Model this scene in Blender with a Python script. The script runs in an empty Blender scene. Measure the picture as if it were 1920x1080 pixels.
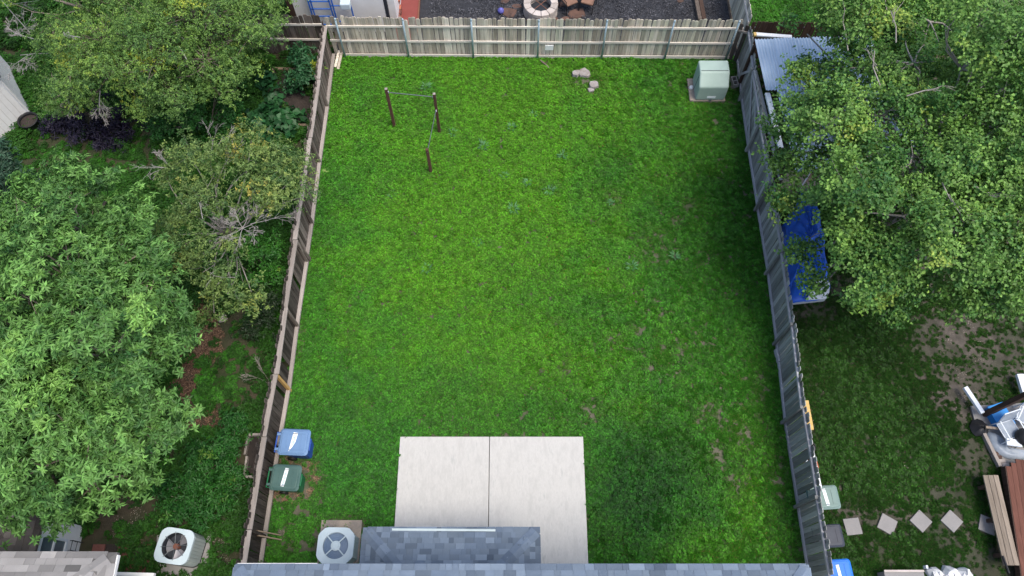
import bpy, math, random
import numpy as np
from mathutils import Vector, Matrix, Euler

random.seed(11)
RS = np.random.RandomState(7)
PI = math.pi
SC = bpy.context.scene
COL = SC.collection

# ------------------------------------------------------------------ camera, world, sun, exposure
H = 21.5                      # height of the camera above the lawn (m)
FPX = 1400.0                  # focal length in pixels of a 1920 px wide picture
TH = math.radians(25.24)      # tilt from straight down
CT, ST = math.cos(TH), math.sin(TH)
cam = bpy.data.cameras.new('camera')
cam.sensor_width = 36.0
cam.lens = FPX / 1920 * 36.0
cam.clip_start = 0.5
cam.clip_end = 1000
camo = bpy.data.objects.new('camera', cam)
COL.objects.link(camo)
camo.location = (0, 0, H)
camo.rotation_euler = (TH, 0, 0)
SC.camera = camo

SUN_EL, SUN_AZ = math.radians(68), math.radians(122)     # azimuth clockwise from +Y
world = bpy.data.worlds.new('World')
SC.world = world
world.use_nodes = True
wn = world.node_tree
wn.nodes.clear()
sky = wn.nodes.new('ShaderNodeTexSky')
sky.sky_type = 'NISHITA'
sky.sun_disc = False
sky.sun_elevation = SUN_EL
sky.sun_rotation = SUN_AZ
sky.air_density = 1.0
sky.dust_density = 3.0
bg = wn.nodes.new('ShaderNodeBackground')
bg.inputs['Strength'].default_value = 0.12
wo = wn.nodes.new('ShaderNodeOutputWorld')
wn.links.new(sky.outputs[0], bg.inputs['Color'])
wn.links.new(bg.outputs[0], wo.inputs['Surface'])

sl = bpy.data.lights.new('sun', 'SUN')
sl.energy = 1.35
sl.angle = math.radians(26)
sl.color = (1.0, 0.93, 0.82)
so = bpy.data.objects.new('sun', sl)
COL.objects.link(so)
sd = Vector((math.sin(SUN_AZ) * math.cos(SUN_EL), math.cos(SUN_AZ) * math.cos(SUN_EL), math.sin(SUN_EL)))
so.rotation_euler = sd.to_track_quat('Z', 'Y').to_euler()
so.location = sd * 60

SC.view_settings.view_transform = 'Standard'
SC.view_settings.look = 'None'
SC.view_settings.gamma = 1
SC.view_settings.use_curve_mapping = False
SC.view_settings.exposure = 1.1
SC.render.resolution_x, SC.render.resolution_y = 1024, 576


# ------------------------------------------------------------------ places
def at(px, py, z=0.0):
    """point of the place seen at a pixel of the photograph, at height z"""
    u, v = (px - 960) / FPX, (py - 540) / FPX
    t = (H - z) / (v * ST + CT)
    return Vector((u * t, (ST - v * CT) * t, z))


def aty(px, py, y):
    u, v = (px - 960) / FPX, (py - 540) / FPX
    t = y / (ST - v * CT)
    return Vector((u * t, y, H - (v * ST + CT) * t))


def proj(x, y, z=0.0):
    up = y * CT + (z - H) * ST
    fw = y * ST - (z - H) * CT
    return 960 + FPX * x / fw, 540 - FPX * up / fw


# ------------------------------------------------------------------ noise in numpy
def _hash(ix, iy, s):
    h = (ix * 374761393 + iy * 668265263 + s * 974634777) & 0xffffffff
    h = ((h ^ (h >> 13)) * 1274126177) & 0xffffffff
    return ((h ^ (h >> 16)) & 0xffff) / 65535.0


def vnoise(x, y, s=0):
    x = np.asarray(x, float); y = np.asarray(y, float)
    ix = np.floor(x).astype(np.int64); iy = np.floor(y).astype(np.int64)
    fx, fy = x - ix, y - iy
    fx = fx * fx * (3 - 2 * fx); fy = fy * fy * (3 - 2 * fy)
    a = _hash(ix, iy, s); b = _hash(ix + 1, iy, s); c = _hash(ix, iy + 1, s); d = _hash(ix + 1, iy + 1, s)
    return (a * (1 - fx) + b * fx) * (1 - fy) + (c * (1 - fx) + d * fx) * fy


def fbm(x, y, s=0, o=3):
    r = 0; a = 1; t = 0
    for k in range(o):
        r = r + a * vnoise(x * 2 ** k, y * 2 ** k, s + k * 17); t += a; a *= .5
    return r / t


def inpoly(px, py, poly):
    r = np.zeros(len(px), bool)
    n = len(poly)
    for i in range(n):
        x1, y1 = poly[i]; x2, y2 = poly[(i + 1) % n]
        if y1 == y2:
            continue
        c = ((y1 > py) != (y2 > py)) & (px < (x2 - x1) * (py - y1) / (y2 - y1) + x1)
        r ^= c
    return r


# ------------------------------------------------------------------ materials
class N:
    def __init__(s, name):
        s.m = bpy.data.materials.new(name)
        s.m.use_nodes = True
        s.t = s.m.node_tree
        s.t.nodes.clear()
        s.out = s.n('ShaderNodeOutputMaterial')

    def n(s, t, **k):
        x = s.t.nodes.new(t)
        for a, b in k.items():
            setattr(x, a, b)
        return x

    def l(s, a, b):
        s.t.links.new(a, b)

    def math(s, op, a, b):
        x = s.n('ShaderNodeMath', operation=op)
        for i, v in enumerate((a, b)):
            if hasattr(v, 'is_output'):
                s.l(v, x.inputs[i])
            else:
                x.inputs[i].default_value = v
        return x.outputs[0]

    def mix(s, f, a, b):
        x = s.n('ShaderNodeMix', data_type='RGBA')
        for i, v in ((0, f), (6, a), (7, b)):
            if hasattr(v, 'is_output'):
                s.l(v, x.inputs[i])
            elif i == 0:
                x.inputs[0].default_value = v
            else:
                x.inputs[i].default_value = (*v, 1)
        return x.outputs[2]

    def scale(s, c, f):
        x = s.n('ShaderNodeVectorMath', operation='SCALE')
        s.l(c, x.inputs[0])
        s.l(f, x.inputs['Scale'])
        return x.outputs[0]

    def noise(s, scale, vec=None, detail=3, w=None, rough=.55):
        x = s.n('ShaderNodeTexNoise', noise_dimensions='4D' if w is not None else '3D')
        x.inputs['Scale'].default_value = scale
        x.inputs['Detail'].default_value = detail
        x.inputs['Roughness'].default_value = rough
        if vec is not None:
            s.l(vec, x.inputs['Vector'])
        if w is not None:
            s.l(w, x.inputs['W'])
        return x.outputs[0]

    def ramp(s, f, stops):
        x = s.n('ShaderNodeValToRGB')
        e = x.color_ramp.elements
        while len(e) < len(stops):
            e.new(.5)
        for i, (p, c) in enumerate(stops):
            e[i].position = p
            e[i].color = (*c, 1) if len(c) == 3 else c
        s.l(f, x.inputs[0])
        return x.outputs[0]


def std(name, c1, c2=None, scale=3.0, rough=.75, spec=.3, metal=0.0, vary=.12, rnd=0.0, bump=0.0, bscale=40.0, fine=0.0, stretch=None, coord='Object', lo=.35, hi=.65, third=None):
    """general material: two colours mixed by noise, brightness varied finely, a random factor per object, small relief"""
    g = N(name)
    tc = g.n('ShaderNodeTexCoord')
    vec = tc.outputs[coord]
    if coord == 'World':
        pass
    if stretch:
        mp = g.n('ShaderNodeMapping')
        mp.inputs['Scale'].default_value = stretch
        g.l(vec, mp.inputs['Vector'])
        vec = mp.outputs[0]
    oi = g.n('ShaderNodeObjectInfo')
    w = g.math('MULTIPLY', oi.outputs['Random'], 60.0)
    f = g.noise(scale, vec, 4, w)
    f = g.ramp(f, [(lo, (0, 0, 0)), (hi, (1, 1, 1))])
    if rnd:
        f = g.math('ADD', f, g.math('MULTIPLY', g.math('SUBTRACT', oi.outputs['Random'], .5), rnd))
        cl = g.n('ShaderNodeClamp'); g.l(f, cl.inputs[0]); f = cl.outputs[0]
    col = g.mix(f, c1, c2 or c1)
    if third:
        f3 = g.noise(third[1], vec, 3, w)
        f3 = g.ramp(f3, [(third[2], (0, 0, 0)), (third[3], (1, 1, 1))])
        col = g.mix(f3, col, third[0])
    n2 = g.noise(scale * 6, vec, 4, w, .7)
    val = g.math('ADD', 1 - vary, g.math('MULTIPLY', n2, vary * 2))
    if rnd:
        r2 = g.n('ShaderNodeTexWhiteNoise', noise_dimensions='1D'); g.l(oi.outputs['Random'], r2.inputs['W'])
        val = g.math('MULTIPLY', val, g.math('ADD', 1 - rnd * .35, g.math('MULTIPLY', r2.outputs[0], rnd * .7)))
    col = g.scale(col, val)
    b = g.n('ShaderNodeBsdfPrincipled')
    g.l(col, b.inputs['Base Color'])
    b.inputs['Roughness'].default_value = rough
    b.inputs['Specular IOR Level'].default_value = spec
    b.inputs['Metallic'].default_value = metal
    if bump:
        bp = g.n('ShaderNodeBump')
        bp.inputs['Strength'].default_value = bump
        bp.inputs['Distance'].default_value = .02
        g.l(g.noise(bscale, vec, 5, None, .65), bp.inputs['Height'])
        g.l(bp.outputs[0], b.inputs['Normal'])
    g.l(b.outputs[0], g.out.inputs[0])
    return g.m


def leaf_mat(name, inst=False, transl=.25, rough=.5, spec=.35):
    """leaf colour comes from each leaf's own 'col' (and the plant's own 'tint')"""
    g = N(name)
    a = g.n('ShaderNodeAttribute', attribute_name='col')
    col = a.outputs['Color']
    if inst:
        t = g.n('ShaderNodeAttribute', attribute_name='tint', attribute_type='INSTANCER')
        x = g.n('ShaderNodeVectorMath', operation='MULTIPLY')
        g.l(col, x.inputs[0]); g.l(t.outputs['Vector'], x.inputs[1])
        col = x.outputs[0]
    b = g.n('ShaderNodeBsdfPrincipled')
    g.l(col, b.inputs['Base Color'])
    b.inputs['Roughness'].default_value = rough
    b.inputs['Specular IOR Level'].default_value = spec
    tr = g.n('ShaderNodeBsdfTranslucent')
    g.l(col, tr.inputs['Color'])
    mx = g.n('ShaderNodeMixShader')
    mx.inputs[0].default_value = transl
    g.l(b.outputs[0], mx.inputs[1]); g.l(tr.outputs[0], mx.inputs[2])
    g.l(mx.outputs[0], g.out.inputs[0])
    return g.m


def wood(name, c1, c2, axis='z', rnd=.8, vary=.25, third=None, rough=.85):
    st = {'z': (22, 22, 1.2), 'x': (1.2, 22, 22), 'y': (22, 1.2, 22)}[axis]
    return std(name, c1, c2, scale=1.6, stretch=st, rough=rough, spec=.15, vary=vary, rnd=rnd, bump=.25, bscale=2.5, third=third)


M = {}
M['soil'] = std('soil', (.075, .058, .042), (.13, .105, .08), scale=.9, vary=.35, bump=.8, bscale=18)
M['soil_dark'] = std('garden_soil', (.028, .022, .02), (.045, .035, .03), scale=3, vary=.5, bump=1, bscale=25)
M['turf'] = std('turf_base', (.045, .065, .022), (.12, .11, .08), scale=1.4, vary=.4, bump=.9, bscale=30)
M['weedy'] = std('weedy_soil', (.02, .036, .008), (.06, .048, .03), scale=.8, vary=.4, bump=.9, bscale=22)
M['rturf'] = std('worn_turf', (.026, .036, .014), (.088, .074, .062), scale=.5, vary=.6, bump=1, bscale=22, lo=.42, hi=.62, third=((.036, .036, .022), 2.6, .42, .66))
M['gravel'] = std('dark_gravel', (.022, .023, .027), (.04, .042, .05), scale=8, vary=.6, bump=1, bscale=60)
M['concrete'] = std('patio_concrete', (.44, .435, .415), (.51, .505, .48), scale=5, vary=.16, bump=.3, bscale=60, third=((.32, .325, .315), 5.0, .57, .80), stretch=(1.6, .55, 1), rough=.9, spec=.15)
M['pad'] = std('pad_concrete', (.36, .30, .24), (.20, .18, .16), scale=3, vary=.25, bump=.3, bscale=30, rough=.9, spec=.15)
M['slab'] = std('slab_concrete', (.215, .21, .205), (.245, .235, .228), scale=3, vary=.14, rnd=.2, bump=.25, bscale=30, rough=.9)
M['bfence'] = wood('bleached_pickets', (.43, .37, .29), (.60, .545, .46), 'z', 1.0, .28, third=((.22, .185, .155), .9, .5, .75))
M['bfence2'] = wood('mossy_pickets', (.46, .44, .335), (.54, .50, .41), 'z', 1.0, .28, third=((.21, .21, .20), .9, .5, .72))
M['brail'] = wood('bleached_rail', (.58, .53, .46), (.66, .62, .56), 'x', .3, .15)
M['lfence'] = wood('brown_pickets', (.075, .060, .050), (.18, .15, .13), 'z', 1.0, .35, third=((.24, .21, .18), 1.2, .62, .78))
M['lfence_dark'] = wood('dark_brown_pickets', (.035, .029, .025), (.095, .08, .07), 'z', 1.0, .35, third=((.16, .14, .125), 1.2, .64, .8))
M['lrail'] = wood('brown_rail', (.25, .222, .20), (.35, .315, .29), 'y', .5, .2)
M['rfence'] = wood('grey_pickets', (.20, .205, .195), (.31, .313, .305), 'z', 1.1, .25, third=((.24, .255, .27), 1.4, .62, .75))
M['rrail'] = wood('grey_rail', (.29, .295, .31), (.35, .355, .37), 'y', .4, .15)
M['newwood'] = wood('new_post_wood', (.45, .27, .09), (.55, .35, .14), 'z', .2)
M['dwood'] = wood('dark_timber', (.05, .032, .026), (.085, .055, .042), 'z', .4)
M['barwood'] = wood('brown_painted_post', (.085, .042, .032), (.11, .058, .045), 'z', .3, .15)
M['plank'] = wood('grey_brown_plank', (.19, .155, .12), (.27, .225, .18), 'y', .5, .15)
M['bedwood'] = wood('bed_timber', (.27, .20, .13), (.20, .16, .12), 'x', .4)
M['deck'] = wood('red_brown_deck', (.095, .042, .030), (.14, .062, .046), 'y', .6, .2)
M['galv'] = std('galvanised_steel', (.30, .40, .45), (.36, .46, .52), rough=.45, metal=.35, vary=.1)
M['steel'] = std('grey_bar', (.13, .15, .16), rough=.5, metal=.4)
M['white'] = std('white_paint', (.78, .78, .77), (.72, .72, .71), rough=.5, vary=.04)
M['whitemetal'] = std('white_metal', (.70, .74, .78), (.62, .67, .73), rough=.35, vary=.05)
M['shingle'] = std('grey_blue_shingle', (.11, .143, .19), (.175, .22, .275), scale=.3, vary=.2, rnd=.75, bump=.5, bscale=90, rough=.95, spec=.1)
M['cap'] = std('hip_cap', (.115, .15, .205), (.16, .205, .265), scale=1, vary=.2, rnd=.4, bump=.5, bscale=90, rough=.95, spec=.1)
M['tan_shingle'] = std('tan_grey_shingle', (.17, .165, .16), (.285, .275, .265), scale=.3, vary=.18, rnd=1.2, bump=.5, bscale=90, rough=.95, spec=.1)
M['dark_shingle'] = std('dark_brown_shingle', (.085, .078, .075), (.145, .132, .125), scale=.3, vary=.2, rnd=1.1, bump=.5, bscale=90, rough=.95, spec=.1)
M['siding'] = std('cream_siding', (.62, .60, .56), rough=.6, vary=.05)
M['glass'] = std('window_glass', (.10, .14, .16), (.06, .09, .11), rough=.08, spec=.6, vary=.1)
M['acwhite'] = std('pale_blue_metal', (.46, .56, .60), (.52, .61, .65), rough=.4, vary=.05)
M['acside'] = std('louvre_metal', (.36, .42, .42), (.42, .47, .46), rough=.45, vary=.06)
M['dark'] = std('dark_void', (.03, .035, .045), rough=.6)
M['blade'] = std('fan_blade', (.28, .29, .32), (.22, .20, .21), rough=.35, vary=.1, metal=.2)
M['rust'] = std('rusty_metal', (.16, .065, .045), (.22, .10, .06), rough=.8, vary=.2)
M['fanblue'] = std('blue_grey_fan', (.12, .18, .27), (.18, .25, .35), rough=.35)
M['green_box'] = std('pale_green_paint', (.31, .41, .36), (.35, .45, .40), scale=2, rough=.5, vary=.06, third=((.27, .35, .32), 1.2, .55, .75))
M['blue_lid'] = std('faded_blue_plastic', (.12, .215, .38), (.145, .25, .42), rough=.45, vary=.06)
M['blue_body'] = std('blue_plastic', (.03, .09, .38), rough=.45)
M['green_lid'] = std('grey_green_plastic', (.05, .105, .095), (.065, .125, .11), rough=.5, vary=.06)
M['green_body'] = std('green_plastic', (.012, .14, .055), rough=.5)
M['pale_lid'] = std('pale_green_plastic', (.16, .235, .215), rough=.5, vary=.06)
M['navy_lid'] = std('navy_plastic', (.03, .036, .052), (.042, .05, .068), rough=.45)
M['bright_lid'] = std('bright_blue_plastic', (.02, .16, .62), rough=.45)
M['black'] = std('black_plastic', (.015, .015, .017), rough=.5)
M['sticker'] = std('white_sticker', (.8, .84, .86), rough=.5, vary=.03)
M['print'] = std('blue_print', (.10, .30, .42), rough=.5)
M['tin'] = std('corrugated_tin', (.40, .50, .60), (.46, .56, .66), scale=1.2, rough=.4, metal=.3, vary=.08, third=((.34, .43, .52), .8, .55, .8))
M['ply'] = std('tan_plywood', (.36, .29, .22), (.42, .35, .28), rough=.8, third=((.32, .13, .03), 1.6, .5, .7))
M['tarp'] = std('blue_tarp', (.01, .085, .48), (.016, .125, .60), scale=4, rough=.4, spec=.4, vary=.12, bump=.6, bscale=5)
M['tarpwhite'] = std('white_cover', (.66, .67, .68), (.56, .57, .58), rough=.6, vary=.08, bump=.5, bscale=5)
M['hull'] = std('grey_hull', (.40, .42, .43), rough=.5)
M['plastic'] = std('clear_sheeting', (.20, .24, .29), (.29, .33, .38), scale=4, rough=.3, vary=.2, bump=.8, bscale=8)
M['sky_blue'] = std('sky_blue_plastic', (.02, .21, .56), rough=.5)
M['brick'] = std('red_paver', (.13, .05, .04), (.18, .075, .06), scale=3, vary=.25, rnd=.7, bump=.3, bscale=30, rough=.9)
M['terracotta'] = std('terracotta', (.42, .14, .08), (.36, .12, .07), rough=.85)
M['red_paint'] = std('red_brown_paint', (.19, .045, .038), (.22, .055, .046), rough=.7, vary=.08)
M['flag'] = std('rust_flagstone', (.072, .044, .034), (.125, .072, .056), vary=.2, rnd=.6, rough=.9)
M['cushion'] = std('tan_cushion', (.19, .11, .078), (.24, .14, .10), rough=.9)
M['stone'] = std('pale_block', (.42, .37, .33), (.50, .45, .42), scale=4, vary=.2, rnd=.6, bump=.4, bscale=20, rough=.9)
M['blue_steel'] = std('blue_frame', (.03, .13, .50), rough=.5)
M['ball'] = std('purple_blue_ball', (.15, .15, .50), (.08, .08, .3), scale=14, rough=.5)
M['stump'] = std('weathered_stump', (.36, .34, .34), (.20, .17, .15), scale=6, vary=.3, rough=.9, bump=.6, bscale=12)
M['bark'] = std('grey_bark', (.16, .125, .10), (.24, .20, .17), scale=4, vary=.3, rough=.9, bump=.5, bscale=14)
M['bark_pale'] = std('pale_bark', (.24, .22, .20), (.34, .31, .28), scale=4, vary=.25, rough=.9)
M['deadwood'] = std('silver_deadwood', (.28, .26, .25), (.37, .35, .335), scale=4, vary=.15, rough=.9)
M['yellow'] = std('yellow_pallet_wood', (.55, .37, .12), (.60, .42, .18), rough=.8)
M['leaf'] = leaf_mat('leaf')
M['leaf_gloss'] = leaf_mat('glossy_leaf', rough=.38, spec=.5)
M['grass'] = leaf_mat('grass_leaf', inst=True, transl=.2, rough=.6, spec=.2)
M['litter'] = leaf_mat('dry_leaf', transl=0.0, rough=.9, spec=.1)
M['chip'] = leaf_mat('stone_chip', inst=True, transl=0.0, rough=.9, spec=.2)


# ------------------------------------------------------------------ mesh building
ORG = {}


class MB:
    def __init__(s):
        s.v = []; s.f = []

    def add(s, vs, fs):
        b = len(s.v)
        s.v += [Vector(p) for p in vs]
        s.f += [tuple(i + b for i in f) for f in fs]
        return s

    def box(s, c, d, R=None, taper=1.0):
        x, y, z = d[0] / 2, d[1] / 2, d[2] / 2
        t = taper
        vs = [Vector(p) for p in ((-x, -y, -z), (x, -y, -z), (x, y, -z), (-x, y, -z), (-x * t, -y * t, z), (x * t, -y * t, z), (x * t, y * t, z), (-x * t, y * t, z))]
        if R is not None:
            vs = [R @ p for p in vs]
        c = Vector(c)
        return s.add([p + c for p in vs], [(3, 2, 1, 0), (4, 5, 6, 7), (0, 1, 5, 4), (1, 2, 6, 5), (2, 3, 7, 6), (3, 0, 4, 7)])

    def bar(s, p, q, w, h, up=(0, 0, 1)):
        p, q = Vector(p), Vector(q)
        d = q - p; L = d.length; d.normalize()
        u = Vector(up)
        if abs(d.dot(u)) > .99:
            u = Vector((0, 1, 0))
        sd_ = d.cross(u).normalized(); u = sd_.cross(d)
        R = Matrix((d, sd_, u)).transposed()
        return s.box((p + q) / 2, (L, w, h), R)

    def tube(s, pts, rs, n=6, cap=True):
        pts = [Vector(p) for p in pts]
        if not hasattr(rs, '__len__'):
            rs = [rs] * len(pts)
        b = len(s.v)
        ref = Vector((.37, .61, .7)).normalized()
        for i, p in enumerate(pts):
            d = (pts[min(i + 1, len(pts) - 1)] - pts[max(i - 1, 0)])
            if d.length < 1e-6:
                d = Vector((0, 0, 1))
            d.normalize()
            a = d.cross(ref)
            if a.length < .05:
                a = d.cross(Vector((1, 0, 0)))
            a.normalize(); c = d.cross(a)
            for k in range(n):
                t = 2 * PI * k / n
                s.v.append(p + (a * math.cos(t) + c * math.sin(t)) * rs[i])
        for i in range(len(pts) - 1):
            for k in range(n):
                k2 = (k + 1) % n
                s.f.append((b + i * n + k, b + i * n + k2, b + (i + 1) * n + k2, b + (i + 1) * n + k))
        if cap:
            s.f.append(tuple(b + k for k in reversed(range(n))))
            s.f.append(tuple(b + (len(pts) - 1) * n + k for k in range(n)))
        return s

    def prism(s, poly, z0, z1, top=1.0):
        n = len(poly)
        cx = sum(p[0] for p in poly) / n; cy = sum(p[1] for p in poly) / n
        area = sum(poly[i][0] * poly[(i + 1) % n][1] - poly[(i + 1) % n][0] * poly[i][1] for i in range(n))
        if area < 0:
            poly = poly[::-1]
        vs = [(p[0], p[1], z0) for p in poly] + [(cx + (p[0] - cx) * top, cy + (p[1] - cy) * top, z1) for p in poly]
        fs = [tuple(reversed(range(n))), tuple(range(n, 2 * n))] + [(i, (i + 1) % n, n + (i + 1) % n, n + i) for i in range(n)]
        return s.add(vs, fs)

    def lathe(s, prof, n=20, c=(0, 0, 0)):
        c = Vector(c); b = len(s.v)
        for r, z in prof:
            for k in range(n):
                t = 2 * PI * k / n
                s.v.append(c + Vector((r * math.cos(t), r * math.sin(t), z)))
        for i in range(len(prof) - 1):
            for k in range(n):
                k2 = (k + 1) % n
                s.f.append((b + i * n + k, b + i * n + k2, b + (i + 1) * n + k2, b + (i + 1) * n + k))
        return s

    def build(s, name, mat, parent=None, smooth=False, bevel=0.0, seg=2):
        me = bpy.data.meshes.new(name)
        o0 = ORG.get(parent.name, Vector()) if parent else Vector()
        me.from_pydata([tuple(p - o0) for p in s.v], [], s.f)
        me.materials.append(M[mat] if isinstance(mat, str) else mat)
        me.validate()
        if smooth:
            me.polygons.foreach_set('use_smooth', [True] * len(me.polygons))
        me.update()
        o = bpy.data.objects.new(name, me)
        COL.objects.link(o)
        if parent:
            o.parent = parent
            ORG[o.name] = o0
        if bevel:
            b = o.modifiers.new('bevel', 'BEVEL')
            b.width = bevel; b.segments = seg; b.limit_method = 'ANGLE'; b.angle_limit = math.radians(30)
        return o


def tag(o, label=None, cat=None, group=None, kind=None):
    if label: o['label'] = label
    if cat: o['category'] = cat
    if group: o['group'] = group
    if kind: o['kind'] = kind
    return o


def thing(name, label, cat, loc=(0, 0, 0), group=None, rz=0.0, local=False):
    o = bpy.data.objects.new(name, None)
    o.empty_display_size = .2
    COL.objects.link(o)
    o.location = loc
    o.rotation_euler = (0, 0, rz)
    ORG[o.name] = Vector() if local else Vector(loc)
    return tag(o, label, cat, group)


def inst(name, me, parent, loc, rot=(0, 0, 0), scale=(1, 1, 1)):
    o = bpy.data.objects.new(name, me)
    COL.objects.link(o)
    o.parent = parent
    o.location = Vector(loc) - ORG.get(parent.name, Vector())
    o.rotation_euler = rot
    o.scale = scale
    return o


def mesh_of(mb, name, mat):
    me = bpy.data.meshes.new(name)
    me.from_pydata([tuple(p) for p in mb.v], [], mb.f)
    me.materials.append(M[mat])
    me.update()
    return me


def copy_tree(o, parent=None):
    c = o.copy(); COL.objects.link(c)
    if parent: c.parent = parent
    ORG[c.name] = ORG.get(o.name, Vector())
    for ch in list(o.children):
        copy_tree(ch, c)
    return c


def arr_mesh(name, V, F, C=None, mat='leaf', link=True, parent=None, smooth=False):
    """mesh from numpy arrays; C = one colour per face"""
    me = bpy.data.meshes.new(name)
    V = np.asarray(V, np.float32); F = np.asarray(F, np.int32)
    if parent is not None:
        V = V - np.array(ORG.get(parent.name, Vector()), np.float32)
    k = F.shape[1]
    me.vertices.add(len(V)); me.vertices.foreach_set('co', V.ravel())
    me.loops.add(F.size); me.loops.foreach_set('vertex_index', F.ravel())
    me.polygons.add(len(F)); me.polygons.foreach_set('loop_start', np.arange(0, F.size, k, dtype=np.int32))
    me.update(calc_edges=True)
    if C is not None:
        a = me.attributes.new('col', 'FLOAT_COLOR', 'FACE')
        c4 = np.ones((len(F), 4), np.float32); c4[:, :3] = C
        a.data.foreach_set('color', c4.ravel())
    me.materials.append(M[mat])
    o = bpy.data.objects.new(name, me)
    if link:
        COL.objects.link(o)
    if parent is not None:
        o.parent = parent
        ORG[o.name] = ORG.get(parent.name, Vector())
    return o


def unit(a):
    return a / np.maximum(np.linalg.norm(a, axis=-1, keepdims=True), 1e-9)


def leaves(pos, d, nrm, L, W, col, fold=.18, droop=.12):
    """one folded leaf (two triangles) per row"""
    d = unit(d); side = unit(np.cross(d, nrm)); up = np.cross(side, d)
    L = L[:, None]; W = W[:, None]
    base = pos
    mid = pos + d * L * .45
    a = mid + side * W * .5 + up * W * fold
    b = mid - side * W * .5 + up * W * fold
    tip = pos + d * L - up * L * droop
    V = np.stack([base, a, tip, b], 1).reshape(-1, 3)
    i = np.arange(len(pos))[:, None] * 4
    F = np.concatenate([i + np.array([[0, 2, 1]]), i + np.array([[0, 3, 2]])], 1).reshape(-1, 3)
    return V, F, np.repeat(col, 2, 0)


# ------------------------------------------------------------------ the ground
def sheet(name, poly_px, mat, z, kind='structure'):
    pts = [at(x, y, z) for x, y in poly_px]
    mb = MB().add(pts, [tuple(range(len(pts)))])
    o = mb.build(name, mat)
    if o.data.polygons[0].normal.z < 0:
        o.data.flip_normals()
    return tag(o, kind=kind)


g_ = MB().add([(-150, -150, -.03), (150, -150, -.03), (150, 150, -.03), (-150, 150, -.03)], [(0, 1, 2, 3)]).build('ground', 'soil')
tag(g_, kind='structure')


def wsheet(name, x0, y0, x1, y1, mat, z):
    return tag(MB().add([(x0, y0, z), (x1, y0, z), (x1, y1, z), (x0, y1, z)], [(0, 1, 2, 3)]).build(name, mat), kind='structure')


wsheet('lawn', -6.68, -2, 8.3, 19.62, 'turf', 0.0)
wsheet('neighbouring_garden', -26, 1.0, -6.72, 19.66, 'weedy', -.006)
wsheet('neighbouring_yard', 8.32, -2, 24, 19.62, 'rturf', -.006)
wsheet('gravel_yard', -6.6, 19.72, 8.35, 34, 'gravel', -.004)
wsheet('field', 8.5, 19.72, 34, 40, 'turf', -.008)
wsheet('far_garden', -34, 19.72, -6.7, 40, 'weedy', -.008)

# patio: two poured slabs with a joint between them
xj = -.65
for nm, a, b in (('patio_slab', -3.24, xj - .008), ('patio_slab', xj + .008, 2.06)):
    tag(MB().box(((a + b) / 2, 3.13, .05), (b - a, 4.4, .1)).build(nm, 'concrete', bevel=.012), kind='structure')


# ------------------------------------------------------------------ fences
def picket_meshes(mat, h, w=.139, th=.018, n=4):
    out = []
    for k in range(n):
        hh = h + random.uniform(-.03, .03); e = .025 + .01 * random.random(); ww = w * random.uniform(.96, 1.0)
        poly = [(-ww / 2, 0), (ww / 2, 0), (ww / 2, hh - e), (ww / 2 - e, hh), (-ww / 2 + e, hh), (-ww / 2, hh - e)]
        mb = MB()
        vs = [(x, -th / 2, z) for x, z in poly] + [(x, th / 2, z) for x, z in poly]
        fs = [tuple(range(6)), tuple(reversed(range(6, 12)))] + [(i, 6 + i, 6 + (i + 1) % 6, (i + 1) % 6) for i in range(6)]
        mb.add(vs, fs)
        out.append(mesh_of(mb, 'picket', mat))
    return out


def fence(name, label, pts, nside, h, pmat, rmat, rails, leans=None, posts=None, step=.143, miss=0.0, wob=.012, mats=None, group=None):
    """wooden fence along pts; nside = +1/-1: rails and posts stand on the left/right of the walking direction"""
    root = thing(name, label, 'fence', (*pts[0], 0), group=group)
    pm = picket_meshes(pmat, h)
    pm2 = [picket_meshes(m, h) for m in (mats or [])]
    seglean = leans or [0] * (len(pts) - 1)
    for i in range(len(pts) - 1):
        p, q = Vector((*pts[i], 0)), Vector((*pts[i + 1], 0))
        d = (q - p); L = d.length; d.normalize()
        nrm = Vector((-d.y, d.x, 0)) * nside
        rz = math.atan2(d.y, d.x)
        lean = seglean[i]
        k = max(1, int(L / step))
        for j in range(k):
            if random.random() < miss:
                continue
            s = (j + .5) * L / k
            c = p + d * s - nrm * .03
            me = random.choice(pm)
            if pm2:
                me = random.choice(mats_pick(c, pm, pm2))
            zo = random.gauss(0, wob)
            inst('picket', me, root, (c.x, c.y, .03 + zo), (lean * nside + random.gauss(0, wob * .6), random.gauss(0, wob * .7), rz))
        for (z, w, hh, off) in rails:
            sag = random.gauss(0, .012)
            a = p + nrm * (off + w / 2 - .018) - nrm * lean * z + Vector((0, 0, z + sag))
            b = q + nrm * (off + w / 2 - .018) - nrm * lean * z + Vector((0, 0, z + random.gauss(0, .012)))
            a += d * .008; b -= d * .008
            MB().bar(a, b, w, hh).build('rail', rmat, root, bevel=.004)
    return root


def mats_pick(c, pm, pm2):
    if c.x < -6.5 and c.y < 19.4:                     # darker boards towards the house
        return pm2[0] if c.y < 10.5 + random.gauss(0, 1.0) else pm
    g = vnoise(np.array([c.x * .6 + 3]), np.array([0.]), 3)[0]
    t = min(1, max(0, (c.x + 1.0) / 3.5))
    return pm2[0] if random.random() < t * (.35 + g * .7) else pm


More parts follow.
